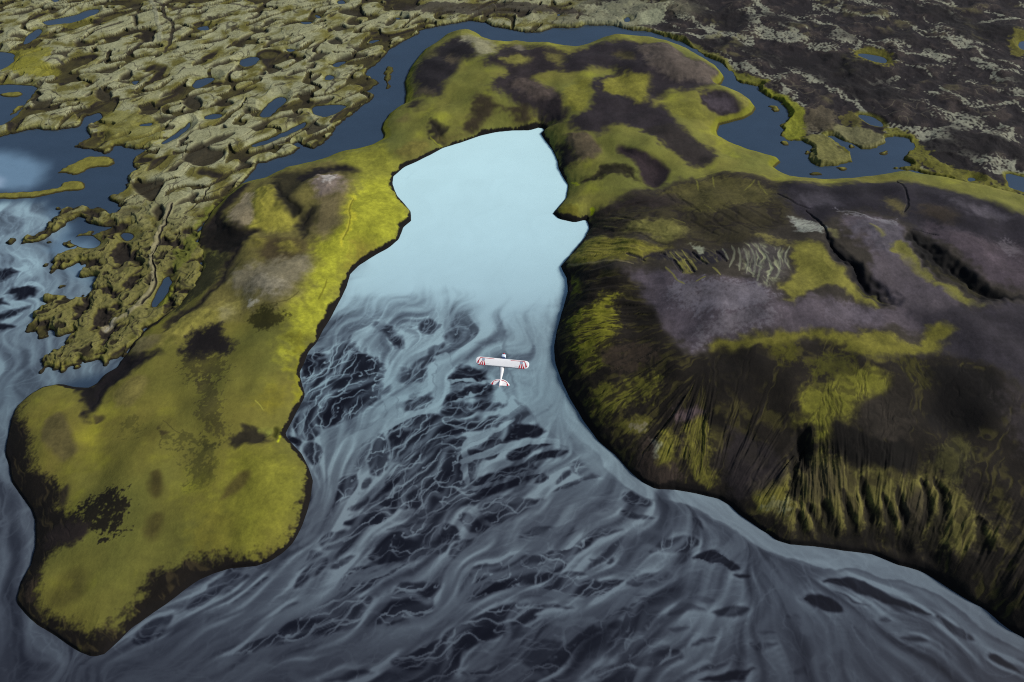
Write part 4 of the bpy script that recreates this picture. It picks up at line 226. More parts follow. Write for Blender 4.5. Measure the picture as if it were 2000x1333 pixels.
{'p': [(422.5,537.1),(482.9,541.1),(552.3,549.6),(691,508.4),(872.4,429.8),(608.5,364.2),(496.8,430.9),(481.4,454.6),(452.1,473.9),(429.5,481.5),(463.3,505.4),(432,516.5)],'c': (57,52,59),'f': 8,'k': 0.1},
{'p': [(145.2,590),(159,524.3),(171,499.1),(182.3,473),(221.6,489.7),(274.8,497.6),(337.5,496.5),(353.7,463.7),(396.1,479.1),(434,479.9),(465.5,471.7),(483.7,448.2),(492.2,419.5),(608.5,364.2),(798.1,340.9),(622.6,99.9),(417.4,206.9),(369.1,254),(316.5,279.6),(248.9,289.2),(207.6,320.9),(154.7,344.8),(112.1,366.5),(56.9,456.1),(42,506.7),(45.6,557.2),(60.9,620.1),(57.3,666.7),(75,654.8),(108.5,629.2),(135.7,610.6)],'c': (36,31,26),'f': 7,'k': 0.3,'w': 8,'fall': 1,'st': (-1.21,-6.21),'sw': 4.5,'stn': (80,74,36),'sta': 0.6,'s0': 0.1},
{'p': [(264.5,500.6),(290.6,509.2),(329.3,504.8),(357.3,493.5),(371,508.6),(387.7,510.7),(395.6,500.5),(422.8,499),(442.3,520),(453,520.5),(465.3,508.3),(462.8,500.9),(442.6,493.8),(431.5,481.4),(419,481.5),(389.9,477.2),(358.7,463.4),(327.5,496.6),(296.4,497.7),(249.8,481.6),(221.2,487.2),(199.3,481.3),(222.9,499.8)],'c': (102,97,40),'f': 5,'k': 0.2},
{'p': [(114.7,587.1),(119,559.2),(112.9,518.6),(98.4,498.4),(80.8,494.7),(57.7,505.9),(66.8,528.6),(58.1,548.1),(72.5,566.9),(88.1,574.1)],'c': (114,111,34),'f': 7,'k': 0.5,'st': (6.75,2.7),'fall': 1,'sw': 2.6,'stn': (32,28,20),'sta': 0.8,'w': 9},
{'p': [(69.9,645.9),(75.2,632.9),(76.2,596.1),(72,601.6),(70.9,628.4)],'c': (104,102,30),'f': 3},
{'p': [(69.3,515.8),(100.4,503.7),(95.5,478.4),(74.9,470.4),(69.4,486.6)],'c': (98,96,34),'f': 7,'k': 0.5,'st': (6.35,1.69),'fall': 1,'sw': 2.6,'stn': (32,28,20),'sta': 0.75,'w': 9},
{'p': [(80.3,454.9),(114.7,464.9),(136.6,469.1),(147.2,455.6),(139.5,438.4),(115,432),(99.8,429.1),(90.4,419.5),(73.9,445)],'c': (90,87,34),'f': 8,'k': 0.6,'st': (6.36,2.82),'fall': 1,'sw': 2.6,'stn': (32,28,20),'sta': 0.75,'w': 9},
{'p': [(103.3,507.1),(131.3,515.2),(146.4,489.4),(137,472.6),(105.7,470.2),(96.8,490.6)],'c': (62,51,42),'f': 8,'k': 0.8,'o': 0.85},
{'p': [(101.9,416.3),(123.6,425),(141.7,427.7),(136.9,406.5),(122.7,397.9),(107.3,406.6)],'c': (84,80,34),'f': 6,'k': 0.5},
{'p': [(119.1,413.2),(132.2,420.4),(132.3,409.8),(123.1,402.1)],'c': (105,98,86),'f': 5,'o': 0.7,'k': 0.9},
{'p': [(127.9,401.6),(138.8,389.3),(151.4,369.1),(155.4,350.9),(127.2,356.9),(114,372.8),(119.5,387.3)],'c': (60,50,44),'f': 6,'k': 0.8},
{'p': [(136.4,389.6),(155.3,412.9),(155,387.8),(153.4,369.5),(141.6,368.3)],'c': (102,97,40),'f': 5,'k': 0.3},
{'p': [(130.1,389.4),(136.9,393.9),(142.9,383.4),(137.5,376.6)],'c': (132,132,116),'f': 4,'o': 0.8,'k': 0.5},
{'p': [(165.4,410.7),(190.6,413),(192.9,386.7),(191.4,361.2),(180.7,350.5),(167.2,360.2),(162.4,387.7)],'c': (94,89,38),'f': 6,'k': 0.5,'fall': 1,'st': (-0.56,-5.55),'sw': 2.5,'stn': (50,44,30),'sta': 0.6},
{'p': [(154.7,423.3),(176.8,424.9),(193.8,416.8),(176,412.9)],'c': (78,65,66),'f': 5,'k': 0.4},
{'p': [(198.9,427),(221.7,429.4),(242.9,388.4),(239.8,387.1),(218.8,401.8)],'c': (68,62,34),'f': 5,'k': 0.5,'fall': 1,'st': (0.58,-5.55),'stn': (28,24,22),'sta': 0.8},
{'p': [(273.1,420.7),(281.4,435.4),(306.3,443.2),(343.4,465),(378,445.9),(363,433.5),(337.8,422.7),(326.9,403.4),(308.4,404.1),(301.4,392),(294.4,369.6),(303.7,352.9),(292.5,372.9),(292.1,393.2),(282.6,400.7),(273.3,402.2)],'c': (106,103,38),'f': 8,'k': 0.25,'fall': 1,'st': (-0.17,-6.53),'sw': 2.2,'stn': (62,58,26),'sta': 0.6},
{'p': [(262.7,491.5),(296.9,499.6),(294.7,479.1),(276.4,462.6),(263.5,474)],'c': (76,73,24),'f': 8,'k': 0.5},
{'p': [(312.4,478.7),(342.8,477.6),(352.4,458.1),(326,451.3),(299.4,447.7)],'c': (72,70,26),'f': 9,'k': 0.6},
{'p': [(390.3,478.4),(416.6,474.9),(420.5,443.2),(407.7,432.8),(393.6,454.7)],'c': (62,58,24),'f': 7,'k': 0.6,'st': (1.1,-7.43),'stn': (24,22,16),'sta': 0.7},
{'p': [(328,408),(354.2,424.5),(378.8,442.8),(393.8,441.4),(383.8,404.5),(369.9,381),(337.5,380.2),(334.1,397)],'c': (50,44,38),'f': 7,'k': 0.3,'fall': 1,'st': (-1.48,-7.4),'stn': (30,26,22),'sta': 0.6},
{'p': [(377.7,355.5),(398.7,381),(426.8,385),(421.1,352.7),(415.6,343.1),(401.7,342.1),(391.8,358.6)],'c': (76,72,40),'f': 8,'k': 0.5,'fall': 1,'st': (-0.76,-5.86),'stn': (30,28,20),'sta': 0.6},
{'p': [(225.8,329.4),(237.9,349),(260,367.6),(279.5,371.4),(297,369.2),(319.5,349.9),(376.9,352.6),(400.1,341.3),(406.9,311.4),(425.6,295.5),(422,286.5),(398.1,285),(381.7,282.7),(359.9,293.3),(335.9,299.2),(310.6,302.8),(275,300.4),(257,302.6),(241.3,316.2)],'c': (94,88,46),'f': 8,'k': 0.45,'fall': 1,'st': (-1.08,-5.15),'sw': 3,'stn': (48,42,28),'sta': 0.6},
{'p': [(266.9,367),(295.8,364.2),(308,335.4),(295.9,321.9),(266.5,332.6)],'c': (72,64,46),'f': 9,'o': 0.7},
{'p': [(226.5,333.8),(236.8,342.8),(251.6,348.9),(260.2,336.9),(259.7,328.2),(241.3,322.7),(229.7,326.4)],'c': (100,94,40),'f': 6,'k': 0.2},
{'p': [(237.5,333.8),(253.7,335.9),(258.8,328.2),(250.3,319.4),(238.2,325.3)],'c': (110,108,84),'f': 5,'o': 0.6,'k': 0.8},
{'p': [(431.7,333.2),(439.6,321.7),(431,291.8),(426,305.6)],'c': (72,66,36),'f': 6,'k': 0.5},
{'p': [(437.6,294.6),(451.6,308.1),(453.3,280.9),(433.1,272.6)],'c': (62,56,34),'f': 6,'k': 0.5},
{'p': [(352.8,333.7),(372.5,338.1),(370.4,309.7),(352.3,297.8),(348.2,315.6)],'c': (60,52,44),'f': 6,'o': 0.8},
{'p': [(308,402.5),(330.3,393.8),(340.3,380),(369.2,378.1),(385,372.4),(382.5,362.6),(372.1,355.5),(346.6,349.4),(327.1,354.4),(309.5,367),(302.3,383)],'c': (21,18,15),'f': 5,'k': 0.3},
{'p': [(429.2,467.7),(455.1,459.1),(476.7,442.7),(482.7,420.3),(457.9,392.9),(429.3,384.7),(403,391.6),(391.4,401.1),(408.9,428.1)],'c': (23,20,19),'f': 7,'k': 0.3,'o': 0.95},
{'p': [(189.2,467.3),(223,483.6),(260.6,482.7),(261.8,450.4),(237.4,433.9),(206.7,430.9),(193.2,444.8)],'c': (28,24,21),'f': 8,'k': 0.4,'o': 0.85},
{'p': [(211.8,404.8),(233.3,401.1),(251,368.4),(236.2,339.5),(209.1,332.7),(198.2,358.1)],'c': (46,40,42),'f': 8,'k': 0.3,'o': 0.85},
{'p': [(481.6,442.5),(501.7,430.8),(505.9,378.4),(474.4,358.5),(467,383.4)],'c': (62,55,58),'f': 9,'k': 0.3,'o': 0.8},
{'p': [(51.8,777.5),(64,789.8),(83.1,770.7),(88.3,760.4),(82.6,750.2),(62.6,756.7)],'c': (102,97,36),'f': 3},
{'p': [(102,761.6),(103.6,769.7),(111.6,768.9),(108.4,758.5)],'c': (150,160,20),'f': 1.5},
]
W['strokes'] = [([(263.9,643.3),(264.7,627.4),(257.6,604.2)],1.1,(150,154,128),0.5),([(270.1,639.7),(272.8,624.1),(265.1,598.9)],1.1,(150,154,128),0.5),([(278.7,639),(280.3,620),(272,593.9)],1.1,(150,154,128),0.5),([(283.1,634),(285.5,613.2),(271,579.1)],1.1,(150,154,128),0.5),([(292.6,630.2),(295.8,607.8),(279.8,574.9)],1.1,(150,154,128),0.5),([(306,629.7),(305,604.1),(289.9,580.8)],1.1,(150,154,128),0.5),([(257.8,647.5),(258.6,632.6),(247.5,607.8)],1.1,(150,154,128),0.5),([(247,644.9),(250.1,625.1)],1.1,(150,154,128),0.5),([(322.5,639.6),(310.3,618.9),(313.8,604.3)],1.1,(150,154,128),0.5),([(290.3,643.3),(295.8,629.4)],1.1,(150,154,128),0.5),([(271.8,611.4),(270.5,594.3)],1.1,(150,154,128),0.5),([(193.7,645.2),(201,625.9),(200.4,605.4)],1,(122,118,60),0.8),([(201.3,647.7),(207.9,625.2),(210.4,604.1)],1,(122,118,60),0.8),([(176.5,616),(184.5,591.5),(192.7,581.1)],1,(122,118,60),0.8),([(228.1,607.2),(232.4,589.5)],1,(122,118,60),0.8),([(204.6,583.4),(215.4,588.8)],0.9,(122,118,60),0.8),([(220.2,633.8),(223.1,615.4)],1,(122,118,60),0.8),([(186.6,645.8),(194.3,619.2),(192.6,600.4)],1,(122,118,60),0.8),([(211.5,644.1),(218,623.7)],1,(122,118,60),0.8),([(154.7,636.2),(172.4,647.2),(180.4,640.7)],1.9,(40,36,42),0.8),([(136.1,646.5),(155.9,631.3)],1.9,(40,36,42),0.8),([(187.7,630.7),(191.4,603.4)],1.9,(40,36,42),0.8),([(211.5,644.1),(223.1,615.4)],1.9,(40,36,42),0.8),([(239.2,640.7),(247.4,621.7)],1.9,(40,36,42),0.8),([(201.7,629.6),(206.5,601.5)],1.9,(40,36,42),0.8),([(247.6,816),(266.5,825.8),(288.9,834.5),(310,841.5)],1.1,(126,124,52),0.4),([(248.5,808.8),(247.3,790.6)],1.1,(126,124,52),0.4),([(273.6,820.2),(270.8,798.2)],1.1,(126,124,52),0.4),([(325.1,804.6),(313.6,783.8)],1.1,(126,124,52),0.4),([(328,800.2),(327.3,776.4),(328.8,755.3)],1.1,(126,124,52),0.4),([(317.9,792.3),(305.3,775)],1.1,(126,124,52),0.4),([(243.2,738.2),(254,717.4)],1,(126,124,52),0.4),([(199,713.4),(214.6,703.8)],1,(126,124,52),0.4),([(117.8,726.8),(132.5,707.1)],1,(126,124,52),0.4),([(126.7,739.6),(152.3,718.3)],1,(126,124,52),0.4),([(98,715.7),(112.1,690.5)],1,(126,124,52),0.4),([(110.6,753.4),(132.7,742.8),(151.9,714.6)],1.9,(24,21,20),0.26),([(104.5,749.1),(130.8,724.9)],1.9,(24,21,20),0.26),([(103.7,737.1),(125.1,707.6)],1.9,(24,21,20),0.26),([(152.6,690.5),(168.3,670.6),(185.1,660.3)],1.9,(24,21,20),0.26),([(142.5,729),(161.9,705.2)],1.9,(24,21,20),0.26),([(221.5,762),(236,720.9)],2,(24,21,20),0.26),([(222.9,708.6),(248.9,671.9)],1.9,(24,21,20),0.26),([(238.9,716.5),(269.2,668.5)],1.9,(24,21,20),0.26),([(249.8,724.6),(288.7,674)],1.9,(24,21,20),0.26),([(264.2,730.1),(300.1,681.8)],1.9,(24,21,20),0.26),([(283.3,730.9),(321.7,688.4)],2,(24,21,20),0.26),([(217.1,780.7),(227.7,735.5)],2,(24,21,20),0.26),([(202.3,789.5),(211.7,752.6)],2,(24,21,20),0.26),([(60.4,663.8),(86.6,648.5),(121.2,639.1),(141,626.1)],1.3,(135,124,88),0.6),([(60.3,662.4),(68.8,647.4),(69.8,629.7),(67.5,606)],2.2,(72,50,44),0.8),([(366.2,717.5),(371.6,694.1),(372.1,665.1),(368.7,650.8),(374.3,617.1),(385.6,607.8),(385,593.8)],1.4,(20,18,20),0.85),([(505.8,786.2),(497.9,747.1),(491.3,720.3),(478,700.7)],1.4,(24,22,28),0.8),([(341.4,758.7),(350.9,734),(372.9,720.7)],1.4,(24,22,26),0.7),([(470.4,666.6),(488.7,664.1),(501.6,656.8)],1,(26,24,30),0.7),([(398.1,708.1),(421.1,710.1),(435.4,689.8)],0.9,(150,148,152),0.5),([(437.5,685.9),(455.8,685.6),(457,669.6)],0.9,(140,136,142),0.4),([(248.4,812.3),(247.7,786.1)],0.9,(126,124,52),0.4),([(272.9,820.2),(269,788.9)],0.9,(126,124,52),0.4),([(-210.8,776.1),(-212.8,750.8),(-206.4,722.3),(-212.4,693.9)],1.1,(176,168,66),0.5),([(-209.6,775.8),(-211.1,750.3),(-204.9,722.1),(-210.5,693.8)],1,(96,92,26),0.6),([(-221.1,627.1),(-222.3,612.1),(-226.2,593.8)],0.9,(92,88,22),0.6),([(-296.2,573.9),(-273.1,575.6),(-254.1,582.7),(-246.9,598.5)],0.8,(70,64,34),0.6),([(-357.4,779.2),(-354.7,799.1)],0.8,(160,150,130),0.4),([(-261.5,442.9),(-256.1,438.2),(-252.2,433.4)],0.6,(150,148,60),0.6),([(-347.2,418.5),(-323.7,398.9),(-312.1,398.2)],0.5,(60,56,30),0.5),([(-122.2,942.2),(-112.5,931.5),(-103.4,925.9)],1.2,(150,155,40),0.5)]
W['lava_patches'] = [([(434.1,942.7),(444.5,922.3),(430,886.7),(439,871.5),(465.8,872.7),(491.4,884.2),(495.2,910.3),(484.5,934.5),(473.1,958.1),(449.1,958.1)],(104,101,58),0.95,0.3),([(473.1,958.1),(503,982.4),(534.4,982.4),(557.5,958.1),(561.1,944.1),(534.4,919.6),(514,919.6),(496.4,935.9)],(104,101,70),0.9,0.35),([(408.1,1102.2),(413.9,1063.1),(428,1050.4),(434,1019.5),(426.6,997),(408.3,980.9),(414.2,958.1),(414.2,940),(437.5,944.1),(453.8,975.2),(460.1,1027.1),(448.1,1058.3),(428.6,1079.2)],(112,114,34),0.95,0.3),([(367.4,1168.1),(374,1132.8),(379.4,1102.2),(406.6,1095.6),(433.3,1115.7),(409.8,1124.2),(393.3,1146.8)],(104,104,38),0.85,0.5),([(244.2,1303.2),(312.1,1258.6),(346.2,1195.4),(366.6,1164.5),(384.8,1168.1),(352.2,1227.4),(306.1,1278.6)],(98,97,44),0.7,0.6),([(561.4,958.1),(588.5,958.1),(595.9,926.3),(577.1,906.3),(587.3,874),(618.6,843),(632.5,825),(671.5,801.6),(691.4,784.6),(707.8,819.1),(655.3,861.4),(616.9,893.2),(609.9,933.1),(602.5,975.2),(577.6,982.4)],(96,94,34),0.85,0.8),([(468.2,1027.1),(505.1,1042.5),(507.5,997),(464.6,958.1),(444,968)],(82,74,58),0.8,0.6),([(594.8,1223.6),(629.5,1246.8),(663.5,1214.1),(659.2,1177.1),(628.5,1164.5),(608.3,1182.6)],(96,92,34),0.9,0.6),([(911,1303.2),(948.6,1303.2),(901.1,1204.7),(869.8,1214.1)],(98,94,34),0.8,0.6),([(512,1011.9),(540.9,1027.1),(544.7,989.7),(516.4,975.2)],(96,92,36),0.6,0.8),([(-901.2,1223.6),(-855.8,1242.9),(-806.1,1233.2),(-803.8,1186.2),(-831.5,1150.3),(-866.1,1150.3)],(112,108,40),0.8,0.6),([(-865.7,1186.2),(-834.5,1195.4),(-778.4,1168.1),(-758.5,1141.5),(-797.8,1132.8),(-844.7,1141.5)],(118,114,42),0.85,0.3),([(-863.5,1345.5),(-819.9,1356.4),(-775.9,1367.3),(-793.1,1313.6),(-843,1319.9)],(104,100,40),0.7,0.6),([(-659,1019.5),(-613.5,1027.1),(-528.9,989.7),(-529.1,919.6),(-579.4,933.1),(-604.7,919.6)],(108,104,46),0.6,0.7),([(-378.2,830.9),(-407.9,784.6),(-419.3,730.5),(-423.7,661.3),(-411.6,642.8),(-393.8,700),(-405.4,751.7),(-388.7,790.2),(-369.5,825)],(84,88,34),0.75,0.6),([(-416.3,638.2),(-402.8,624.8),(-403.7,598.7),(-412.9,590.2),(-415.1,611.6)],(108,112,36),0.8,0.5),([(180.5,1435.9),(290.8,1435.9),(289.4,1356.4),(216,1303.2),(142.1,1319.9),(116.4,1367.3)],(124,124,102),0.75,0.75),([(245.1,1389.7),(295.8,1401),(275.3,1324.1),(236.8,1319.9)],(124,126,104),0.85,0.5),([(-247.3,1407.9),(-99.7,1424.1),(99.1,1412.5),(172.7,1345.5),(97.5,1378.5),(-48.5,1367.3),(-195,1378.5)],(44,38,36),0.7,0.7)]
W['lava_strokes'] = [([(-457.4,782.8),(-452.9,743.6),(-456.6,706.4),(-449.6,676.9),(-437.3,648.6),(-431.9,624.2),(-437.5,595.6),(-441.1,580.5),(-456.1,568.2),(-462.9,553.7)],3.5,(128,121,96),0.8),([(-455.8,781.2),(-450.8,742),(-454.1,704.9),(-448.1,676.9),(-435.8,648.6),(-430.4,624.2),(-436.1,595.6)],1.1,(26,23,22),0.95),([(-456.6,569.4),(-460.4,560.9),(-462.5,552.5)],1.3,(140,136,128),0.6),([(-418.2,835.1),(-420.8,806.8),(-425.3,786.2),(-434.7,762.9)],0.9,(40,36,30),0.9),([(-375.1,842.4),(-400.3,824.4),(-418.7,806.8)],0.9,(40,36,30),0.8),([(-432,727.8),(-433.1,706.4),(-431.3,688.5)],0.8,(40,36,30),0.8),([(-470.7,679.8),(-458.2,676.9),(-452.5,682.7)],0.8,(40,36,30),0.8),([(-421.8,812.4),(-417.1,841),(-395.2,855.7),(-376.8,878.3),(-368.9,882.1)],0.9,(38,34,28),0.9),([(-357,878.3),(-334.7,897.6),(-314.3,907.5)],0.8,(38,34,28),0.9),([(-282.4,1132.2),(-260.4,1158.5),(-237.2,1180.2),(-222.7,1213.6)],1.1,(44,40,34),0.8),([(-310.3,1006.7),(-273.8,1002.2),(-247.5,1034.1),(-226.3,1057.6)],1,(44,40,34),0.8),([(-704.2,1428.7),(-681.4,1387.2),(-660.2,1340.8),(-630.8,1260.1)],4,(128,128,110),0.6),([(-678.6,1414.6),(-662.3,1373.7),(-627.5,1328),(-617.3,1278.2),(-609.3,1219.3)],3,(40,35,30),0.8),([(-675.8,1302.8),(-654.9,1266.1),(-663.2,1242.4),(-671.9,1213.6)],3.8,(36,31,26),0.85),([(-698.2,1428.7),(-659.3,1400.8),(-614,1397.4),(-574.6,1414.6),(-492.1,1400.8)],2.5,(52,46,42),0.7),([(-643,1057.6),(-623.3,1057.6),(-605.4,1069.6)],2.1,(44,39,32),0.85),([(-763.8,1290.4),(-745.2,1315.3),(-726.7,1334.4)],2.4,(50,44,38),0.8),([(-802.6,1174.7),(-790.9,1196.7),(-773.3,1180.2)],2.2,(50,46,44),0.7),([(-168.6,1302.8),(-141.6,1318.4),(-95.3,1334.4)],2.8,(36,31,26),0.9),([(-169.6,1302.8),(-142.6,1318.4),(-109.5,1334.4),(-78.3,1340.8),(-49.5,1334.4),(-23.5,1312.1),(4.8,1299.6),(35.5,1290.4),(55.2,1293.5)],2.8,(36,31,26),0.9)]
W['pits'] = [
[(-478.8,1051.6),(-468.5,1058.8),(-445,1054),(-444.4,1042.2),(-467.6,1037.6)],
[(-429.2,1030.6),(-416.4,1037.6),(-405.2,1021.4),(-418,1014.6)],
[(-398.7,974.8),(-385.3,987.9),(-375.7,992.3),(-375.2,974.8),(-391.9,966.2)],
[(-428.9,1141.2),(-424.2,1154.4),(-415.2,1149.1),(-417.3,1136)],
[(-397.1,1223.4),(-378.6,1212),(-365,1184.1),(-383.2,1195.2)],
[(-341.3,1391.9),(-307.5,1402.1),(-271.3,1375),(-307.3,1361.7)],
[(-316.3,1345.4),(-288.9,1355.1),(-276.7,1329.3),(-301.4,1322.9)],
[(-238.5,1419.4),(-204,1433.5),(-172.3,1412.5),(-205.9,1391.9),(-228.7,1385.1)],
[(-335.6,1258.4),(-316.6,1276.4),(-298.5,1249.5),(-318.9,1240.7)],
[(-287.1,1237.8),(-273.4,1246.6),(-254.4,1237.8),(-270.1,1223.4)],
[(-353.9,1167.8),(-338.5,1184.1),(-328.8,1159.8),(-343.5,1154.4)],
[(-489.7,1313.4),(-452.9,1313.4),(-438.8,1288.6),(-471,1294.7)],
[(-232.9,1345.4),(-223.9,1368.3),(-182.2,1358.4),(-206.3,1338.9)],
[(-307.6,1173.2),(-306.9,1200.8),(-252.7,1214.9),(-251.2,1203.6),(-290.9,1184.1)],
[(-680.9,1307.1),(-671,1319.7),(-639.8,1264.4),(-649,1246.6),(-666.8,1258.4)],
[(-733.7,1282.5),(-719.2,1288.6),(-706.4,1276.4),(-721.2,1271.6)],
[(-716,1358.4),(-712,1371.7),(-693.1,1326.1),(-699.4,1319.7)],
[(-525.7,1042.2),(-529.6,1070.8),(-516.1,1075.6),(-487.7,1037.6),(-501.3,1026)],
[(-479.4,885.1),(-478,924.6),(-453.6,934.8),(-446.2,916.6),(-420.1,920.6),(-421.7,892.8),(-440.6,873.6),(-465,881.2)],
[(-478.8,1049.3),(-466.7,1058.8),(-444.5,1054),(-446.9,1039.9),(-468.2,1037.6)],
[(-440.9,787.6),(-442.9,808.2),(-431.3,811.7),(-431.5,791)],
[(-681.8,1085.4),(-677.5,1100.3),(-649.9,1080.5),(-646.5,1051.6),(-669.9,1061.2)],
[(-446.2,974.8),(-445.1,987.9),(-434.5,974.8),(-441.6,966.2)],
[(-661,1130.8),(-649.1,1162.4),(-635.3,1130.8),(-649.5,1120.5)],
[(-787,1276.4),(-763.1,1258.4),(-764.7,1234.9),(-783.1,1246.6)],
[(-478.8,673.4),(-472.7,677.7),(-451.5,666.3),(-457.2,660.6),(-472.5,666.3)],
[(-489.9,662),(-483.9,666.3),(-477.5,659.2),(-484.1,656.4)],
[(-422.6,689.4),(-417.7,692.3),(-410.1,686.5),(-416.9,683.5)],
[(-585.6,750.9),(-578.8,754.1),(-574.2,747.7),(-581.6,746.1)],
[(-539.2,841.6),(-512.1,837.9),(-489.6,841.6),(-482.4,813),(-484.9,788.9),(-500.9,799.1),(-525.1,820)],
[(-481.5,778.8),(-466.1,782.1),(-457.6,755.7),(-464.6,746.1),(-474.9,759)],
]
W['gullies'] = [
[(302.2,336.7),(304.3,320.5),(304.2,304.3),(303.1,288.9)],
[(318.9,346.5),(321.6,330.9),(321.8,313.5),(321.2,293.1)],
[(284.4,330.4),(285.6,314.6),(288.7,296.8)],
[(270.1,325.8),(275.5,309),(278.4,298.4)],
[(259.6,320.7),(258.7,305.7),(258.1,297.7)],
[(336.7,332.7),(338.6,312.5),(336.3,294)],
[(351.6,338.9),(350.1,321.4),(352.8,306.5),(345.8,292.9),(340.6,279.8)],
[(375,346.3),(374.7,327.5),(369.4,310.7),(357.6,294.6),(351.2,287.8)],
[(386.8,345.5),(388.8,329.8),(384.2,316.7),(374.2,299.9),(366.3,281.9)],
[(411.1,307.2),(406.9,293.2),(405.5,284)],
[(281.2,400.9),(277.6,381.9),(272.7,364)],
[(275.5,398.8),(274.5,387.3),(273,377.3)],
[(264.7,378),(261.3,352),(259.5,337.9)],
]
# ------------------------------------------------------------------ numeric helpers
RS = np.random.RandomState(7)
_P = RS.permutation(256).astype(np.int32); _P = np.concatenate([_P, _P])
_A = RS.rand(256) * 2 * np.pi
_GX = np.cos(_A).astype(np.float32); _GY = np.sin(_A).astype(np.float32)
def perlin(x, y, seed=0):
    x = np.asarray(x, np.float32); y = np.asarray(y, np.float32)
    xf = np.floor(x); yf = np.floor(y)
    xi = xf.astype(np.int32) + seed * 37; yi = yf.astype(np.int32) + seed * 91
    x = x - xf; y = y - yf
    u = x * x * x * (x * (x * 6 - 15) + 10); v = y * y * y * (y * (y * 6 - 15) + 10)
    a = _P[xi & 255]; b = _P[(xi + 1) & 255]
    y0 = yi & 255; y1 = (yi + 1) & 255
    def g(h, dx, dy): return _GX[h] * dx + _GY[h] * dy
    n00 = g(_P[a + y0], x, y); n10 = g(_P[b + y0], x - 1, y)
    n01 = g(_P[a + y1], x, y - 1); n11 = g(_P[b + y1], x - 1, y - 1)
    n0 = n00 + u * (n10 - n00); n1 = n01 + u * (n11 - n01)
    return (n0 + v * (n1 - n0)) * 1.5
def fbm(x, y, seed=0, octv=4, gain=0.5):
    s = 0; a = 1.0; t = 0
    for k in range(octv):
        s = s + a * perlin(x * (2 ** k), y * (2 ** k), seed + k * 3); t += a; a *= gain
    return s / t
def sstep(a, b, x):
    t = np.clip((x - a) / (b - a), 0, 1); return t * t * (3 - 2 * t)
def smooth_poly(p, closed=True, it=2):
    p = np.asarray(p, np.float64)                      # Chaikin corner cutting
    for _ in range(it):
        q = np.roll(p, -1, 0) if closed else p[1:]
        r = p if closed else p[:-1]
        n = np.empty((2 * len(r), p.shape[1])); n[0::2] = .75 * r + .25 * q; n[1::2] = .25 * r + .75 * q
        p = n if closed else np.vstack([p[:1], n, p[-1:]])
    return p
def sdf_poly(p, x, y, chunk=400000):
    """signed distance to a closed polygon, positive inside"""
    p = np.asarray(p, np.float32); q = np.roll(p, -1, 0)
    sh = np.shape(x); x = np.ravel(x).astype(np.float32); y = np.ravel(y).astype(np.float32)
    out = np.empty(len(x), np.float32)
    for s in range(0, len(x), chunk):
        X = x[s:s + chunk]; Y = y[s:s + chunk]
        d = np.full(len(X), 1e12, np.float32); ins = np.zeros(len(X), bool)
        for (ax, ay), (bx, by) in zip(p, q):
            ex, ey = bx - ax, by - ay; px = X - ax; py = Y - ay
            t = np.clip((px * ex + py * ey) / (ex * ex + ey * ey + 1e-9), 0, 1)
            d = np.minimum(d, (px - t * ex) ** 2 + (py - t * ey) ** 2)
            if ay != by:
                c = (ay > Y) != (by > Y)
                ins ^= c & (px < ex * py / ey)
        out[s:s + chunk] = np.where(ins, 1, -1) * np.sqrt(d)
    return out.reshape(sh)
def dist_line(p, x, y):
    """distance to an open polyline and the position along it (0-1)"""
    p = np.asarray(p, np.float32); n = len(p) - 1
    d = np.full(np.shape(x), 1e12, np.float32); al = np.zeros(np.shape(x), np.float32)
    for k in range(n):
        (ax, ay), (bx, by) = p[k], p[k + 1]; ex, ey = bx - ax, by - ay
        px = x - ax; py = y - ay
        t = np.clip((px * ex + py * ey) / (ex * ex + ey * ey + 1e-9), 0, 1)
        e = (px - t * ex) ** 2 + (py - t * ey) ** 2
        m = e < d; d = np.where(m, e, d); al = np.where(m, (k + t) / n, al)
    return np.sqrt(d), al
class Field:
    """values on a regular grid, read back bilinearly anywhere"""
    def __init__(s, x0, y0, step, a): s.x0, s.y0, s.st, s.a = x0, y0, step, a
    def __call__(s, x, y):
        h, w = s.a.shape[:2]
        fx = np.clip((x - s.x0) / s.st, 0, w - 1.001); fy = np.clip((y - s.y0) / s.st, 0, h - 1.001)
        i = fx.astype(np.int32); j = fy.astype(np.int32); fx = (fx - i).astype(np.float32); fy = (fy - j).astype(np.float32)
        if s.a.ndim == 3: fx = fx[..., None]; fy = fy[..., None]
        a = s.a
        return (a[j, i] * (1 - fx) + a[j, i + 1] * fx) * (1 - fy) + (a[j + 1, i] * (1 - fx) + a[j + 1, i + 1] * fx) * fy
def blur(a, r):
    """three box passes"""
    for _ in range(3):
        for ax in (0, 1):
            k = 2 * r + 1
            pad = [(0, 0)] * a.ndim; pad[ax] = (r + 1, r)
            c = np.cumsum(np.pad(a, pad, mode='edge'), axis=ax, dtype=np.float64)
            n = a.shape[ax]
            a = ((np.take(c, range(k, k + n), ax) - np.take(c, range(0, n), ax)) / k).astype(np.float32)
    return a
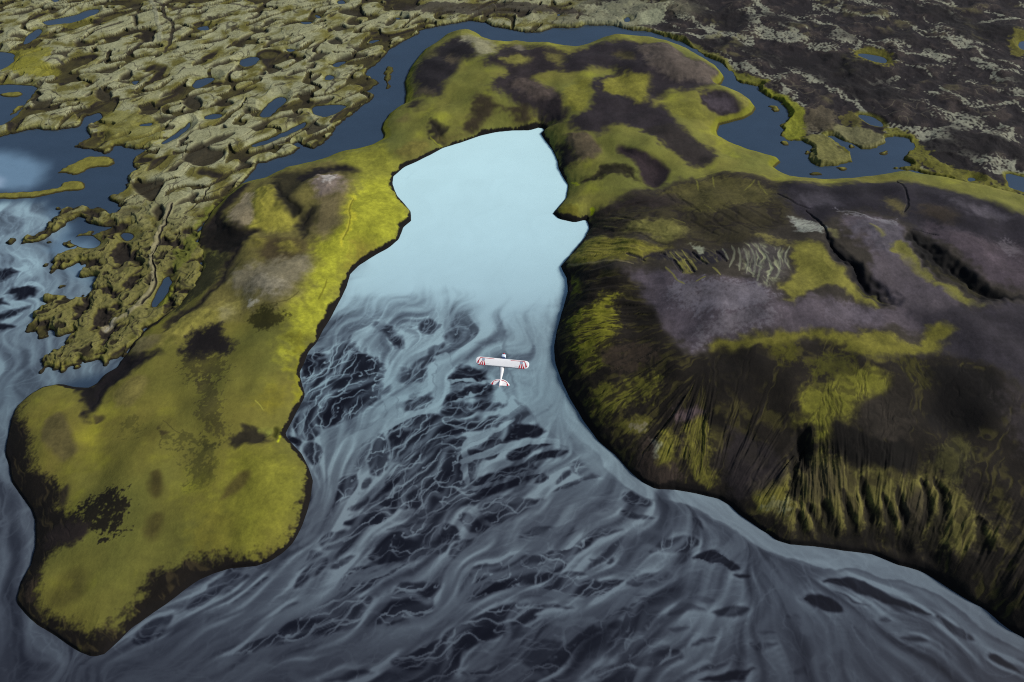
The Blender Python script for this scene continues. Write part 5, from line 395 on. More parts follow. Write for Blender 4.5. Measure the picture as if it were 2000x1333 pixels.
# ------------------------------------------------------------------ braided river on the flats
FX0, FX1, FY0, FY1 = -800, 780, 60, 850
BRAIDS = [(.42, .30, .0, 150000, 170), (.40, .45, .2, 320000, 90), (.25, .45, .42, 480000, 50)]
def build_fan():
    st = 1.0
    xs = np.arange(FX0, FX1, st, dtype=np.float32); ys = np.arange(FY0, FY1, st, dtype=np.float32)
    X, Y = np.meshgrid(xs, ys); sh = X.shape
    # flow direction from the guide lines
    cx = np.arange(FX0 - 16, FX1 + 16, 10.0); cy = np.arange(FY0 - 16, FY1 + 16, 10.0)
    CX, CY = np.meshgrid(cx, cy); fx = np.zeros(CX.shape); fy = np.zeros(CX.shape)
    for g in W['guides']:
        g = smooth_poly(g, False, 2)
        for a, b in zip(g[:-1], g[1:]):
            n = max(1, int(np.hypot(*(b - a)) / 8)); d = b - a; L = np.hypot(*d); d = d / (L + 1e-9)
            for k in range(n):
                p = a + (b - a) * (k + .5) / n
                w = (L / n) / ((CX - p[0]) ** 2 + (CY - p[1]) ** 2 + 60) ** 1.4
                fx += w * d[0]; fy += w * d[1]
    l = np.hypot(fx, fy) + 1e-12
    FXF = Field(cx[0], cy[0], 10.0, (fx / l).astype(np.float32)); FYF = Field(cx[0], cy[0], 10.0, (fy / l).astype(np.float32))
    fx = FXF(X, Y); fy = FYF(X, Y); l = np.hypot(fx, fy) + 1e-6; fx /= l; fy /= l
    # silt channels and dark bars
    UP = sstep(400, 470, Y); wa = 3.2 + 6.5 * UP
    wx = X + wa * fbm(X / 20, Y / 20, 3, 3, .6); wy = Y + wa * fbm(X / 20, Y / 20, 13, 3, .6)
    C = np.zeros(sh, np.float32)
    for pts, w0, w1, s in W['channels']:
        p = smooth_poly(pts, False, 2); m0 = p.min(0) - 90; m1 = p.max(0) + 90
        i0, i1 = np.clip(((m0[0] - FX0) / st, (m1[0] - FX0) / st), 0, sh[1]).astype(int)
        j0, j1 = np.clip(((m0[1] - FY0) / st, (m1[1] - FY0) / st), 0, sh[0]).astype(int)
        if i1 <= i0 or j1 <= j0: continue
        sl = (slice(j0, j1), slice(i0, i1))
        d, al = dist_line(p, wx[sl], wy[sl]); w = w0 + (w1 - w0) * al
        w = w * (.55 + .45 * sstep(0, .12, al) * sstep(1, .88, al)) * (1 + .35 * perlin(X[sl] / 38, Y[sl] / 38, 61))
        C[sl] = np.maximum(C[sl], s * sstep(1.3, .75, d / w) * sstep(-.0, .1, al) * sstep(1., .9, al))
    SD = np.full(sh, -60, np.float32); Dk = np.zeros(sh, np.float32); Fil = np.full(sh, .22, np.float32)
    for pts, s, f in W['bars']:
        p = smooth_poly(pts, True, 1); m0 = p.min(0) - 40; m1 = p.max(0) + 40
        i0, i1 = np.clip(((m0[0] - FX0) / st, (m1[0] - FX0) / st), 0, sh[1]).astype(int)
        j0, j1 = np.clip(((m0[1] - FY0) / st, (m1[1] - FY0) / st), 0, sh[0]).astype(int)
        if i1 <= i0 or j1 <= j0: continue
        sl = (slice(j0, j1), slice(i0, i1))
        sd = sdf_poly(p, wx[sl], wy[sl]); us = UP[sl]; a = sstep(-1.2 - 3 * us, 2.2 + 3.5 * us, sd); SD[sl] = np.maximum(SD[sl], np.where(s > .45, sd, -60))
        s = s * (.80 + .20 * np.exp(-(np.maximum(sd, 0) / 3.5) ** 2)) if s < .9 else s
        Dk[sl] = np.maximum(Dk[sl], a * s); Fil[sl] += (f - Fil[sl]) * a
    # threads of water: particles carried down the flow and herded by noise, in three braids
    DS = []; rs = np.random.RandomState(5)
    for k0, (a1, a2, a3, n, Lm) in enumerate(BRAIDS):
        N1 = perlin(X / 52, Y / 52, 21 + k0); N2 = perlin(X / 13, Y / 13, 33 + k0); N3 = perlin(X / 5.5, Y / 5.5, 45 + k0)
        py_, px_ = np.gradient(N1 * 52); qy, qx = np.gradient(N2 * 13); ry, rx = np.gradient(N3 * 5.5)
        vx = fx + a1 * (py_ - .25 * px_) + a2 * (-.7 * qx + .7 * qy) + a3 * (-.8 * rx + .5 * ry)
        vy = fy + a1 * (-px_ - .25 * py_) + a2 * (-.7 * qy - .7 * qx) + a3 * (-.8 * ry - .5 * rx)
        l = np.hypot(vx, vy) + 1e-6; vx = (vx / l).astype(np.float32).ravel(); vy = (vy / l).astype(np.float32).ravel()
        pX = rs.uniform(FX0, FX1, n).astype(np.float32); pY = rs.uniform(FY0, FY1, n).astype(np.float32)
        life = rs.uniform(.3, 1, n) * Lm; acc = []; accw = []; oX = pX.copy(); oY = pY.copy()
        for it in range(int(Lm)):
            if it % 10 == 9:                                   # drop what only circles in place
                life = np.where(np.hypot(pX - oX, pY - oY) < 5.0, 0, life); oX = pX.copy(); oY = pY.copy()
            i = np.round((pX - FX0) / st).astype(np.int32); j = np.round((pY - FY0) / st).astype(np.int32)
            ok = (i >= 0) & (i < sh[1]) & (j >= 0) & (j < sh[0]) & (life > it)
            pX = pX[ok]; pY = pY[ok]; life = life[ok]; oX = oX[ok]; oY = oY[ok]; k = j[ok] * sh[1] + i[ok]
            acc.append(k); accw.append(np.minimum(1, np.minimum(it / 12., (life - it) / 15.)))
            pX = pX + vx[k] * .9; pY = pY + vy[k] * .9
        DS.append(np.bincount(np.concatenate(acc), np.concatenate(accw), minlength=X.size).reshape(sh).astype(np.float32))
        if k0 == 0:
            mm = .22 + .3 * UP; mx = fx + mm * (py_ - .1 * px_); my = fy + mm * (-px_ - .1 * py_); l = np.hypot(mx, my); mx = (mx / l).ravel(); my = (my / l).ravel()
    # silky streaks: noise, bar edges and bar bodies smeared along the flow
    def smear(g, stp, n, back=1.0):
        g = g.astype(np.float32).ravel(); S = np.zeros(X.size, np.float32)
        for sgn, m in ((-1, n), (1, int(n * back))):
            qx_ = X.ravel().copy(); qy_ = Y.ravel().copy()
            for it in range(m):
                i = np.clip(np.round((qx_ - FX0) / st), 0, sh[1] - 1).astype(np.int32); j = np.clip(np.round((qy_ - FY0) / st), 0, sh[0] - 1).astype(np.int32)
                k = j * sh[1] + i; S += g[k] * (1 - it / m)
                qx_ += sgn * mx[k] * stp; qy_ += sgn * my[k] * stp
        return S.reshape(sh) / n
    SS = []
    for r, stp, n in ((1, 1.5, 40), (3, 2.8, 46), (6, 3.0, 40)):
        S = smear(blur(rs.rand(*sh).astype(np.float32), r), stp, n); S = S - blur(S, 12 * r); SS.append(S / (S.std() + 1e-9))
    gate = sstep(.0, .4, perlin(X / 16, Y / 16, 71) + .3)
    ED = smear(np.exp(-((SD + 2.0) / 1.6) ** 2) * gate, 1.3, 30, .35)
    return X, Y, C, Dk, Fil, DS, SS + [ED, smear(Dk, 1.6, 34, .0)]
def tone(C, Dk, Fil, L, Ld, SS, up, lensy):
    S, S2, S3, ED, TL = SS; amp = np.clip(Fil, 0, 1); S2 = np.clip(S2, -2.2, 2.2)
    lens = lensy * sstep(.68, 1.05, S3 + .25 * S2) * (1 - sstep(.05, .4, C)) * (.75 - .35 * up)      # small sand bars drawn out by the flow
    Dk = np.maximum(Dk, lens); amp = np.maximum(amp, .75 * lens)
    base = .475 + .225 * up + .12 * S2 + .03 * S - .07 * np.clip(S3, -2, 2) + (L - .36) * .8 * amp + 2.1 * ED - .30 * TL * (1 - Dk)
    veil = np.clip(blur(Ld, 3) - .10, 0, 1)
    bar = .005 + .55 * veil * amp + Ld * (.08 + .92 * amp) * .98 + .02 * S2
    T = np.clip(base + (bar - base) * np.clip(Dk * 1.12, 0, 1), 0, 1)
    Cs = sstep(.16, .72, C + .10 * np.clip(S, -2, 2) * sstep(.02, .3, C) + .06 * S2 * sstep(.02, .3, C) + .12 * (L - .45) * sstep(.03, .2, C))
    body = .52 + .32 * up * sstep(.3, .8, C) + .38 * sstep(.72, 1.0, C) * (1 - up)
    return T * (1 - Cs) + Cs * np.clip(body + .028 * S + .045 * S2 + 1.0 * ED + .1 * (L - .35), 0, 1.05)
# ------------------------------------------------------------------ the land: shores, heights
def lut(y, ys, vals):
    v = np.asarray(vals, np.float32); return np.stack([np.interp(y, ys, v[:, k]) for k in range(v.shape[1])], -1)
GX0, GX1, GY0, GY1, GS = -2400, 2400, 60, 2000, 5.0
_gx = np.arange(GX0, GX1 + 1, GS, dtype=np.float32); _gy = np.arange(GY0, GY1 + 1, GS, dtype=np.float32)
_GXX, _GYY = np.meshgrid(_gx, _gy)
RING = np.array(W['outer'] + W['inner'])
dRing = Field(GX0, GY0, GS, sdf_poly(RING, _GXX, _GYY))
dLava = Field(GX0, GY0, GS, np.maximum(np.maximum(sdf_poly(W['lava_left'], _GXX, _GYY), sdf_poly(W['lava_right'], _GXX, _GYY)), (_GYY - 1750) * .5))
dInner = Field(GX0, GY0, GS, dist_line(W['inner'], _GXX, _GYY)[0])
_hx = np.arange(GX0, GX1 + 1, 25.); _hy = np.arange(GY0, GY1 + 1, 25.); _HX, _HY = np.meshgrid(_hx, _hy)
_n = np.zeros(_HX.shape); _d = np.zeros(_HX.shape)
for _x, _y, _h in W['heights']:
    _w = 1 / ((_HX - _x) ** 2 + (_HY - _y) ** 2 + 500) ** 1.6; _n += _w * _h; _d += _w
HM = Field(GX0, GY0, 25., blur((_n / _d).astype(np.float32), 1))
def ring_height(x, y):
    w = 2.2 * fbm(x / 22, y / 22, 2, 3)
    d = dRing(x, y) + w * sstep(0, 6, np.abs(dRing(x, y)) + 2)
    dp = np.maximum(d, 0)
    p = 1 - np.exp(-dp / 26)
    h = HM(x, y) * p + sstep(0, 2.5, dp) * 1.3
    h = h + 10 * fbm(x / 95, y / 95, 17, 2) * sstep(8, 70, dp) + 2.2 * perlin(x / 36, y / 36, 19) * sstep(8, 50, dp)
    return np.where(d > 0, h, d * .5), d
def ring_h(x, y): return ring_height(np.asarray(x, np.float32), np.asarray(y, np.float32))[0]
# ------------------------------------------------------------------ one terrain grid, finer towards the viewer
CD, SD = math.cos(math.radians(48)), math.sin(math.radians(48))
def row_y(v):                                       # evenly foreshortened rows
    a = math.radians(48) + np.arctan((v - 666.5) / 1400); return CAM_H / np.tan(a)
vv = np.concatenate([np.arange(1440, -90, -2 / DENS)])
ys = row_y(vv); ys = np.concatenate([np.arange(-560, ys[0] - 3, 7.), ys]); yf = [ys[-1]]
while yf[-1] < 7000: yf.append(yf[-1] * 1.035 + 2)
ys = np.concatenate([ys, yf[1:]]).astype(np.float32)
su = np.arange(-.90, .90, 2 / 1400 / DENS); so = .90 * 1.06 ** np.arange(1, 24)
su = np.concatenate([-so[::-1], su, so]).astype(np.float32)
NY, NX = len(ys), len(su)
GYv = np.repeat(ys[:, None], NX, 1); GXv = su[None, :] * (GYv * CD + CAM_H * SD)
X = GXv.ravel().astype(np.float32); Y = GYv.ravel().astype(np.float32)
print('grid', NX, NY, X.size)

Hr, Dr = ring_height(X, Y)
# ---- layers on the hills: each has an outline, a colour and an optional rise or hollow
idx = np.where(Dr > -4)[0]
x, y, dr = X[idx], Y[idx], Dr[idx]
wx1 = fbm(x / 34, y / 34, 40, 3); wy1 = fbm(x / 34, y / 34, 50, 3)
wx2 = perlin(x / 8, y / 8, 61); wy2 = perlin(x / 8, y / 8, 67)
fine = .45 * perlin(x / 2.0, y / 2.0, 71) + .6 * perlin(x / 4.2, y / 4.2, 73) + .45 * perlin(x / 11, y / 11, 79)
soft = fbm(x / 48, y / 48, 181, 4, .6); rough2 = fbm(x / 24, y / 24, 183, 5, .68)
big = fbm(x / 120, y / 120, 83, 3); mid = fbm(x / 28, y / 28, 87, 3)
col = np.empty((len(idx), 3), np.float32)
moss_l = np.array((100, 96, 43.)); moss_t = np.array((106, 105, 50.))
t = sstep(560, 760, y)[:, None]
col[:] = moss_l * (1 - t) + moss_t * t
col += big[:, None] * (20, 13, 3) + mid[:, None] * (9, 10, 4) + (soft * sstep(0, .5, soft + big))[:, None] * (30, 34, -4)
dz = np.zeros(len(idx), np.float32)
# fall lines: distance from, and position along, the right-hand shore
DFALL, AFALL = dist_line(smooth_poly(W['fall_shore'], False, 2), x, y)
_q = np.array(W['fall_shore']); AFALL = AFALL * np.hypot(*np.diff(_q, axis=0).T).sum()
rh = ((x > 40) & (y < 760))
fr = (perlin((AFALL + 4 * wx1) / 13, DFALL / 90, 191) + .6 * perlin((AFALL + 3 * wx1) / 5.5, DFALL / 45, 193) + .35 * perlin(AFALL / 2.2, DFALL / 18, 195)) * rh
dz += 1.6 * fr * sstep(4, 40, dr) * sstep(120, 70, DFALL)
def noisy(c, amt): return np.asarray(c, np.float32) * (1 + amt[:, None])
for L in W['layers']:
    p = smooth_poly(L['p'], True, 2); f = L['f']; w = L.get('w', 8.0); k = L.get('k', 0.12)
    m0 = p.min(0) - 2.2 * f - w; m1 = p.max(0) + 2.2 * f + w
    s = np.where((x > m0[0]) & (x < m1[0]) & (y > m0[1]) & (y < m1[1]))[0]
    if len(s) == 0: continue
    xs_, ys_ = x[s], y[s]; ft = f / 12.
    xw = xs_ + w * (1.5 * wx1[s] + .35 * wx2[s]); yw = ys_ + w * (1.5 * wy1[s] + .35 * wy2[s])
    sd = sdf_poly(p, xw, yw) / f
    sd0 = sd
    sd = np.minimum(sd, 2.2 - 1.5 * k) if k > .3 else sd
    q = sd + k * 1.9 * fine[s] + (.9 * soft[s] + .35 * wx2[s]) * L.get('n', 1.35)
    wd = 1.3 - .75 * k
    a = sstep(-wd, wd, q) * L.get('o', 1.0)
    c = np.asarray(L['c'], np.float32) * (.86 if sum(L['c']) < 190 else 1.0) * (1 + .24 * rough2[s] + .06 * fine[s])[:, None]
    if 'st' in L:
        sw = L.get('sw', 3.0)
        if L.get('fall'): al = DFALL[s]; ac = AFALL[s] + 2.2 * sw * wx1[s] + .5 * sw * wx2[s]
        else:
            ux, uy = L['st']; l = math.hypot(ux, uy); ux /= l; uy /= l
            al = (xs_ * ux + ys_ * uy); ac = (-xs_ * uy + ys_ * ux) + 3.2 * wx1[s] * sw
        n = perlin(ac / sw, al / (sw * 4.5), 91) + .8 * perlin(ac / (sw * 2.6), al / (sw * 7), 93) + .4 * perlin(ac / (sw * .45), al / (sw * 2), 95) + .5 * rough2[s]
        b = sstep(L.get('s0', -.05) - .15, L.get('s0', -.05) + .75, n)[:, None] * L.get('sta', .5)
        c = c * (1 - b) + np.asarray(L.get('stn', (95, 88, 26)), np.float32) * b
        dz[s] -= .5 * b[:, 0] * a
    col[s] += (c - col[s]) * a[:, None]
    if 'dz' in L: dz[s] += L['dz'] * sstep(-1.5, 4, sd0)
for pts, hw, cc, oo in W['strokes']:
    p = smooth_poly(pts, False, 2); m0 = p.min(0) - 6 * hw - 4; m1 = p.max(0) + 6 * hw + 4
    s = np.where((x > m0[0]) & (x < m1[0]) & (y > m0[1]) & (y < m1[1]))[0]
    if len(s) == 0: continue
    d, al = dist_line(p, x[s] + 2.2 * wx1[s] + .7 * wx2[s], y[s] + 2.2 * wy1[s] + .7 * wy2[s])
    a = sstep(1.5, .5, d / (hw * (.55 + .45 * sstep(0, .25, al) * sstep(1, .75, al)) * (1 + .5 * mid[s])) + .3 * fine[s]) * oo * sstep(-.9, -.1, wx2[s] + fine[s] + .5)
    col[s] += (np.array(cc) - col[s]) * a[:, None]
    if sum(cc) < 130: dz[s] -= 1.5 * a
# gullies down the front of the right-hand hill
for g in W['gullies']:
    p = smooth_poly(g, False, 2); m0 = p.min(0) - 30; m1 = p.max(0) + 30
    s = np.where((x > m0[0]) & (x < m1[0]) & (y > m0[1]) & (y < m1[1]))[0]
    if len(s) == 0: continue
    d, al = dist_line(p, x[s] + 3 * wx1[s] + 1.0 * wx2[s], y[s] + 3 * wy1[s])
    wd = (1.6 + 5.5 * al) * (1 + .4 * mid[s])
    a = sstep(1.5, .4, d / wd + .45 * fine[s] + .3 * rough2[s]) * .8
    col[s] += (np.array((22, 19, 16)) - col[s]) * a[:, None]
    dz[s] -= 3.6 * sstep(2.2, 0, d / wd) * sstep(0, .3, al)
# shore rims: black wet scree against the milky water, a bright moss edge on the clear river
inn = sstep(60, 30, dInner(x, y)); west = sstep(-330, -360, x - (y - 560) * .35) * sstep(640, 600, y)
rimw = np.maximum(3.0 + 6.0 * soft + 2.2 * mid + 1.2 * fine, .4)
dark = sstep(1.25, .75, dr / np.maximum(rimw * 1.25, .8)) * np.maximum(np.clip(inn, 0, 1), west)
far = (1 - np.clip(inn, 0, 1)) * sstep(730, 780, y)
gr = sstep(1.5, .8, dr / (9 + 4 * mid)) * far * .8
col += (np.array((112, 112, 32)) - col) * gr[:, None]
br = sstep(1.3, .7, dr / 2.2) * far * .85
col += (np.array((56, 50, 22)) - col) * br[:, None]
col += (np.array((20, 17, 16)) - col) * dark[:, None]
col *= (1 + .06 * fine + .04 * wx2 + .05 * soft + .07 * rough2)[:, None]
Z = np.full(X.size, -9., np.float32); Z[:] = np.minimum(Hr, 60)
micro = .10 * fine + .35 * mid
Z[idx] += dz * sstep(0, 12, dr) + micro * sstep(0, 5, dr)
ALB = np.zeros((X.size, 3), np.float32); ALB[idx] = col
OWNER = np.where(Dr > -4, 1, 0).astype(np.int8)

# ---- lava fields
dl0 = dLava(X, Y); idx = np.where(dl0 > -14)[0]
x, y, dl = X[idx], Y[idx], dl0[idx]
uu = 1000 + 1400 * x / (y * CD + CAM_H * SD); right = sstep(960, 1420, uu + 260 * fbm(x / 120, y / 120, 5, 2))
lowleft = sstep(880, 760, y + .25 * (x + 700)) * (1 - right)
wA = fbm(x / 45, y / 45, 101, 3); wB = fbm(x / 45, y / 45, 103, 3); f1 = perlin(x / 11, y / 11, 107); f2 = perlin(x / 4.5, y / 4.5, 109)
dl = dl + (5 + 14 * lowleft) * wA + (2 + 5 * lowleft) * f1 + 1.2 * f2
ga = (x + .85 * y) / 1.31; gb = (y - .85 * x) / 1.31; far_left = sstep(-430, -640, x) * sstep(880, 980, y)
wL = perlin(x / 70, y / 70, 127); wM = perlin(x / 70, y / 70, 129)
n1 = fbm((ga + 24 * wL + 3 * wA) / 100, (gb + 24 * wM + 3 * wB) / 52, 111, 2, .34)
gap = sstep(.17, .07, np.abs(perlin((ga + 18 * wM) / 80, (gb + 18 * wL) / 38, 117))) * sstep(-.25, .1, perlin(x / 70, y / 70, 119))
n2 = fbm((x + 12 * wB) / 30, (y + 12 * wA) / 30, 121, 4, .55)
nn = n1 * (1 - lowleft) + (n2 * .8 + .12) * lowleft
top = sstep(-.48, -.30, nn + .012 * f1 - .12 * far_left - .8 * gap) * (1 - lowleft) + sstep(-.22, .10, nn + .05 * f1) * lowleft
st1 = sstep(.0, .035, nn + .03 * f1 + .1 * n2); st2 = sstep(.24, .27, nn + .03 * f1 + .1 * n2)
hL = .9 + 3.7 * top + 1.0 * st2 + 2.2 * sstep(-.1, .5, nn) + .22 * f1 * top + .10 * f2 + .45 * n2 + lowleft * (.5 * f1 + .8 * n2)
hL = hL * (1 - right) + right * (4 + 8 * n1 + 2.5 * n2 + .5 * f1)
hL = np.minimum(hL, np.where(dl > 0, .5 + dl * .9, dl * .5))
hL = np.where(y > 1500, np.maximum(hL, .5), hL)
hL = np.where((dl > 2) & ((right > .5) | (far_left < .5) | (top > .12)), np.maximum(hL, .35), hL - 1.2 * far_left * (1 - top) * (dl > 2))
pd = np.full(len(idx), -1e3, np.float32)
for P in W['ponds']:
    p = smooth_poly(P, True, 2); m0 = p.min(0) - 40; m1 = p.max(0) + 40
    s = np.where((x > m0[0]) & (x < m1[0]) & (y > m0[1]) & (y < m1[1]))[0]
    if len(s): pd[s] = np.maximum(pd[s], sdf_poly(p, x[s] + 5 * wA[s] + 2 * f1[s], y[s] + 5 * wB[s]))
hL = np.where(pd > -25, np.minimum(hL, np.maximum(-pd * .45 - .2, -3)), hL)
pit = np.zeros(len(idx), np.float32)
for P in W['pits']:
    p = smooth_poly(P, True, 2); m0 = p.min(0) - 20; m1 = p.max(0) + 20
    s = np.where((x > m0[0]) & (x < m1[0]) & (y > m0[1]) & (y < m1[1]))[0]
    if len(s): pit[s] = np.maximum(pit[s], sstep(-2.5, 4, sdf_poly(p, x[s] + 5 * wA[s] + 1.5 * f1[s], y[s] + 5 * wB[s])))
pit = np.maximum(pit, sstep(.34, .46, perlin(ga / 42, gb / 22, 133) + .1 * f1) * (1 - right) * (1 - lowleft) * .9)
hL = hL - 4.2 * pit * sstep(3, 9, np.minimum(dl, -pd)); hL = np.where((dl > 2) & (pd < -1), np.maximum(hL, .3), hL)
dsh = np.minimum(dl, -pd)                                       # metres from open water
# colours
pale = np.array((142, 141, 111.)); olive = np.array((94, 89, 44.)); dk = np.array((37, 32, 28.))
low = np.array((60, 55, 33.)) + (20 * wB + 26 * n2)[:, None] * (1, 1, .3); cliff = sstep(.02, .25, top) * sstep(.98, .6, top)
c = low + (dk - low) * np.maximum(cliff, lowleft * (1 - top))[:, None]; c = c + (olive - c) * sstep(.55, .95, top)[:, None]
tt = (sstep(.8, 1.0, top) * sstep(-.45, .1, n2 + .6 * nn))[:, None] * (1 - .8 * lowleft)[:, None]
c = c + (pale + (18 * n2[:, None]) - c) * tt * .95
yel = sstep(.05, .45, fbm(x / 60, y / 60, 131, 3)) * (1 - right)
c = c + (np.array((118, 112, 56)) - c) * (.6 * yel * top * sstep(.35, -.1, nn + .5 * n2))[:, None]
cr = np.abs(perlin((x + 10 * wA) / 17, (y + 10 * wB) / 17, 141)); cr2 = np.abs(perlin((x + 16 * wB) / 42, (y + 16 * wA) / 42, 143))
crack = np.maximum(sstep(.035, .01, cr) * .18 * sstep(-.15, .15, perlin(x / 60, y / 60, 145)), sstep(.028, .008, cr2) * .5) * sstep(.4, .8, top) * (1 - right)
c = c + (np.array((38, 34, 30)) - c) * crack[:, None]
scarp = (np.exp(-((nn + .03 * f1 + .1 * n2 - .012) / .016) ** 2) * (1 - lowleft) + np.exp(-((nn + .03 * f1 + .1 * n2 - .25) / .014) ** 2)) * sstep(-.3, .25, wB)
c = c + (np.array((44, 39, 32)) - c) * np.clip(.8 * scarp * (1 - right), 0, 1)[:, None]
spk = sstep(.28, .55, .8 * f2 + .5 * f1) * top * (1 - right)
c = c + (np.array((52, 48, 34)) - c) * (.3 * spk)[:, None]
holes = sstep(.30, .46, n2 * 1.0 + .25 * f1) * lowleft
c = c + (np.array((30, 26, 21)) - c) * (.85 * holes)[:, None]; hL = hL - 2.5 * holes * sstep(4, 10, dsh)
c = c + (np.array((40, 35, 27)) - c) * (.85 * pit)[:, None]
for pts, hw, cc, oo in W['lava_strokes']:
    p = smooth_poly(pts, False, 2); m0 = p.min(0) - 6 * hw - 6; m1 = p.max(0) + 6 * hw + 6
    s = np.where((x > m0[0]) & (x < m1[0]) & (y > m0[1]) & (y < m1[1]))[0]
    if len(s) == 0: continue
    d, al = dist_line(p, x[s] + 5 * wA[s] + 1.4 * f1[s], y[s] + 5 * wB[s] + 1.4 * f2[s])
    a = sstep(1.4, .6, d / hw) * oo
    c[s] += (np.array(cc) - c[s]) * a[:, None]
    hL[s] += (-1.8 if sum(cc) < 200 else 1.2) * a * sstep(1, 4, hL[s])
# dark lava, right: lichen flecks, brown ground
gc = (x - .8 * y) / 1.28; gd = (y + .8 * x) / 1.28
fl = fbm((gc + 30 * wA) / 120, (gd + 30 * wB) / 46, 151, 4, .6) + .2 * f2 + .5 * sstep(.16, .02, np.abs(perlin((gc + 45 * wM + 20 * wB) / 210, (gd + 45 * wL + 20 * wA) / 88, 153))) - .19
dk2 = np.array((33, 29, 32.)); cR = dk2 + (np.array((66, 57, 53)) - dk2) * sstep(-.1, .3, n2 + .3 * n1)[:, None] * .6
rd = np.abs(perlin((x + 14 * wA) / 30, (y + 14 * wB) / 22, 157))
thr = .10 - .2 * sstep(1500, 1150, uu[()] + 0 * x) * sstep(.9, .2, right * .5)
flk = sstep(.0, .16, fl - .03) * sstep(-.25, .3, f2 + .9 * f1 + .45) 
cR = cR + (np.array((128, 128, 113)) - cR) * (flk * .92)[:, None]
cR = cR + (np.array((104, 98, 80)) - cR) * (sstep(.06, .01, rd) * .55 * sstep(-.1, .2, n1))[:, None]
dkp = sstep(.0, .28, fbm((gc + 30 * wL) / 190, (gd + 30 * wM) / 85, 161, 3) + .1 * n2); cR = cR + (np.array((27, 24, 26)) - cR) * (dkp * .88)[:, None]
olv = sstep(.12, .4, fbm(x / 110, y / 90, 163, 3)); cR = cR + (np.array((92, 88, 54)) - cR) * (.5 * olv * sstep(-.1, .3, n2 + .4 * f1))[:, None]
c = c * (1 - right[:, None]) + cR * right[:, None]
sh = sstep(9, 2.5, dsh + 4 * n2) * (.35 + .6 * right) * (y < 1500); c = c + (np.array((104, 102, 34)) - c) * (sh * .85)[:, None]
edge = sstep(2.4, .8, dsh) * (1 - .6 * right); c = c + (np.array((30, 26, 20)) - c) * (edge * .9)[:, None]
c *= (1 + .10 * f2 + .08 * f1)[:, None]
for P, cc, oo, sp in W['lava_patches']:
    p = smooth_poly(P, True, 2); m0 = p.min(0) - 30; m1 = p.max(0) + 30
    s = np.where((x > m0[0]) & (x < m1[0]) & (y > m0[1]) & (y < m1[1]))[0]
    if len(s) == 0: continue
    q = sdf_poly(p, x[s] + 7 * wA[s] + 2 * f1[s], y[s] + 7 * wB[s] + 2 * f2[s]) / 8
    q = np.minimum(q, 2.2 - 1.7 * sp) + sp * (1.3 * f1[s] + 1.1 * f2[s] + n2[s])
    a = sstep(-.5, .5, q) * oo * sstep(.3, 2.2, dsh[s])
    c[s] += (np.array(cc) * (1 + .12 * f2[s] + .12 * n2[s])[:, None] - c[s]) * a[:, None]
up = hL > Z[idx]
k = idx[up]; Z[k] = hL[up]; ALB[k] = c[up]; OWNER[k] = 2
RIGHT = np.zeros(X.size, bool); RIGHT[idx] = uu > 1240

# ---- islets in the blue water
ISL = np.zeros(X.size, np.int8)
for q, P in enumerate(W['islets']):
    p = smooth_poly(P, True, 2); m0 = p.min(0) - 25; m1 = p.max(0) + 25
    s = np.where((X > m0[0]) & (X < m1[0]) & (Y > m0[1]) & (Y < m1[1]))[0]
    if len(s) == 0: continue
    xi, yi = X[s], Y[s]; nz = perlin(xi / 7, yi / 7, 170 + q); nz2 = fbm(xi / 18, yi / 18, 175, 3)
    d = sdf_poly(p, xi + 3 * nz, yi + 3 * nz2)
    h = np.where(d > 0, 2.4 * (1 - np.exp(-d / 3.0)) + .3 * nz, d * .5)
    c = np.array((112, 107, 48.)) * (1 + .14 * nz2 + .10 * nz)[:, None]
    if P is W['islets'][2] or P is W['islets'][6]: c = c * .7
    c = c + (np.array((46, 40, 22)) - c) * (sstep(3.2, 1.0, d) * .9)[:, None]
    up = h > Z[s]; k = s[up]; Z[k] = h[up]; ALB[k] = c[up]; OWNER[k] = 3; ISL[k] = q + 1

# ------------------------------------------------------------------ water colours on the z = 0 sheet
FXA, FYA, C, Dk, Fil, DS, ST = build_fan()
def threads(d, r, k, lo):
    d = np.minimum(np.minimum(d, 60), 4.2 * blur(d, 2) + .5); R = d / (blur(d, 30) + 1.5)
    if r: R = blur(R, r)
    return 1 - np.exp(-np.maximum(R - lo, 0) * k)
t1 = threads(DS[0], 1, .9, .35); t2 = threads(DS[1], 0, .55, .5); t3 = threads(DS[2], 0, .38, .5)
L_ = np.clip(1 - (1 - .85 * t1) * (1 - .7 * t2) * (1 - .5 * t3), 0, 1)
Ld = np.clip(1 - (1 - .45 * t1 ** 1.5) * (1 - .8 * t2 ** 1.2) * (1 - .75 * t3), 0, 1)
C = C * (1 - .96 * sstep(.955, .99, Dk) * (FXA > 160)); TAU = tone(C, Dk, Fil, L_, Ld, ST, sstep(330, 450, FYA + 0 * FXA), (1 - .92 * sstep(95, 190, FXA + .15 * FYA)) * sstep(-420, -330, FXA))
tau = Field(FX0, FY0, 1.0, TAU.astype(np.float32)); stre = Field(FX0, FY0, 1.0, ST[0].astype(np.float32)); stre2 = Field(FX0, FY0, 1.0, np.clip(ST[1], -2.5, 2.5).astype(np.float32))
wi = np.where(Z < 1.0)[0]; x, y = X[wi], Y[wi]
inside = (x > FX0) & (x < FX1 - 2) & (y > FY0) & (y < FY1 - 2)
T = np.where(inside, tau(x, y), .7); T = T * (1 - .16 * sstep(-300, -360, x - .2 * (y - 500)) * sstep(250, 420, y))
LY = W['light_y']; light = lut(y, LY[0], LY[1]); darkc = np.array((17, 19, 29.))  # silt tones by y, with vignette darkening painted in towards the near end
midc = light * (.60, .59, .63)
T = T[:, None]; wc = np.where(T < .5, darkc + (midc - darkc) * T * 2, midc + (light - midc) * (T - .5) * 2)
st_ = np.where(inside, stre(x, y), 0)
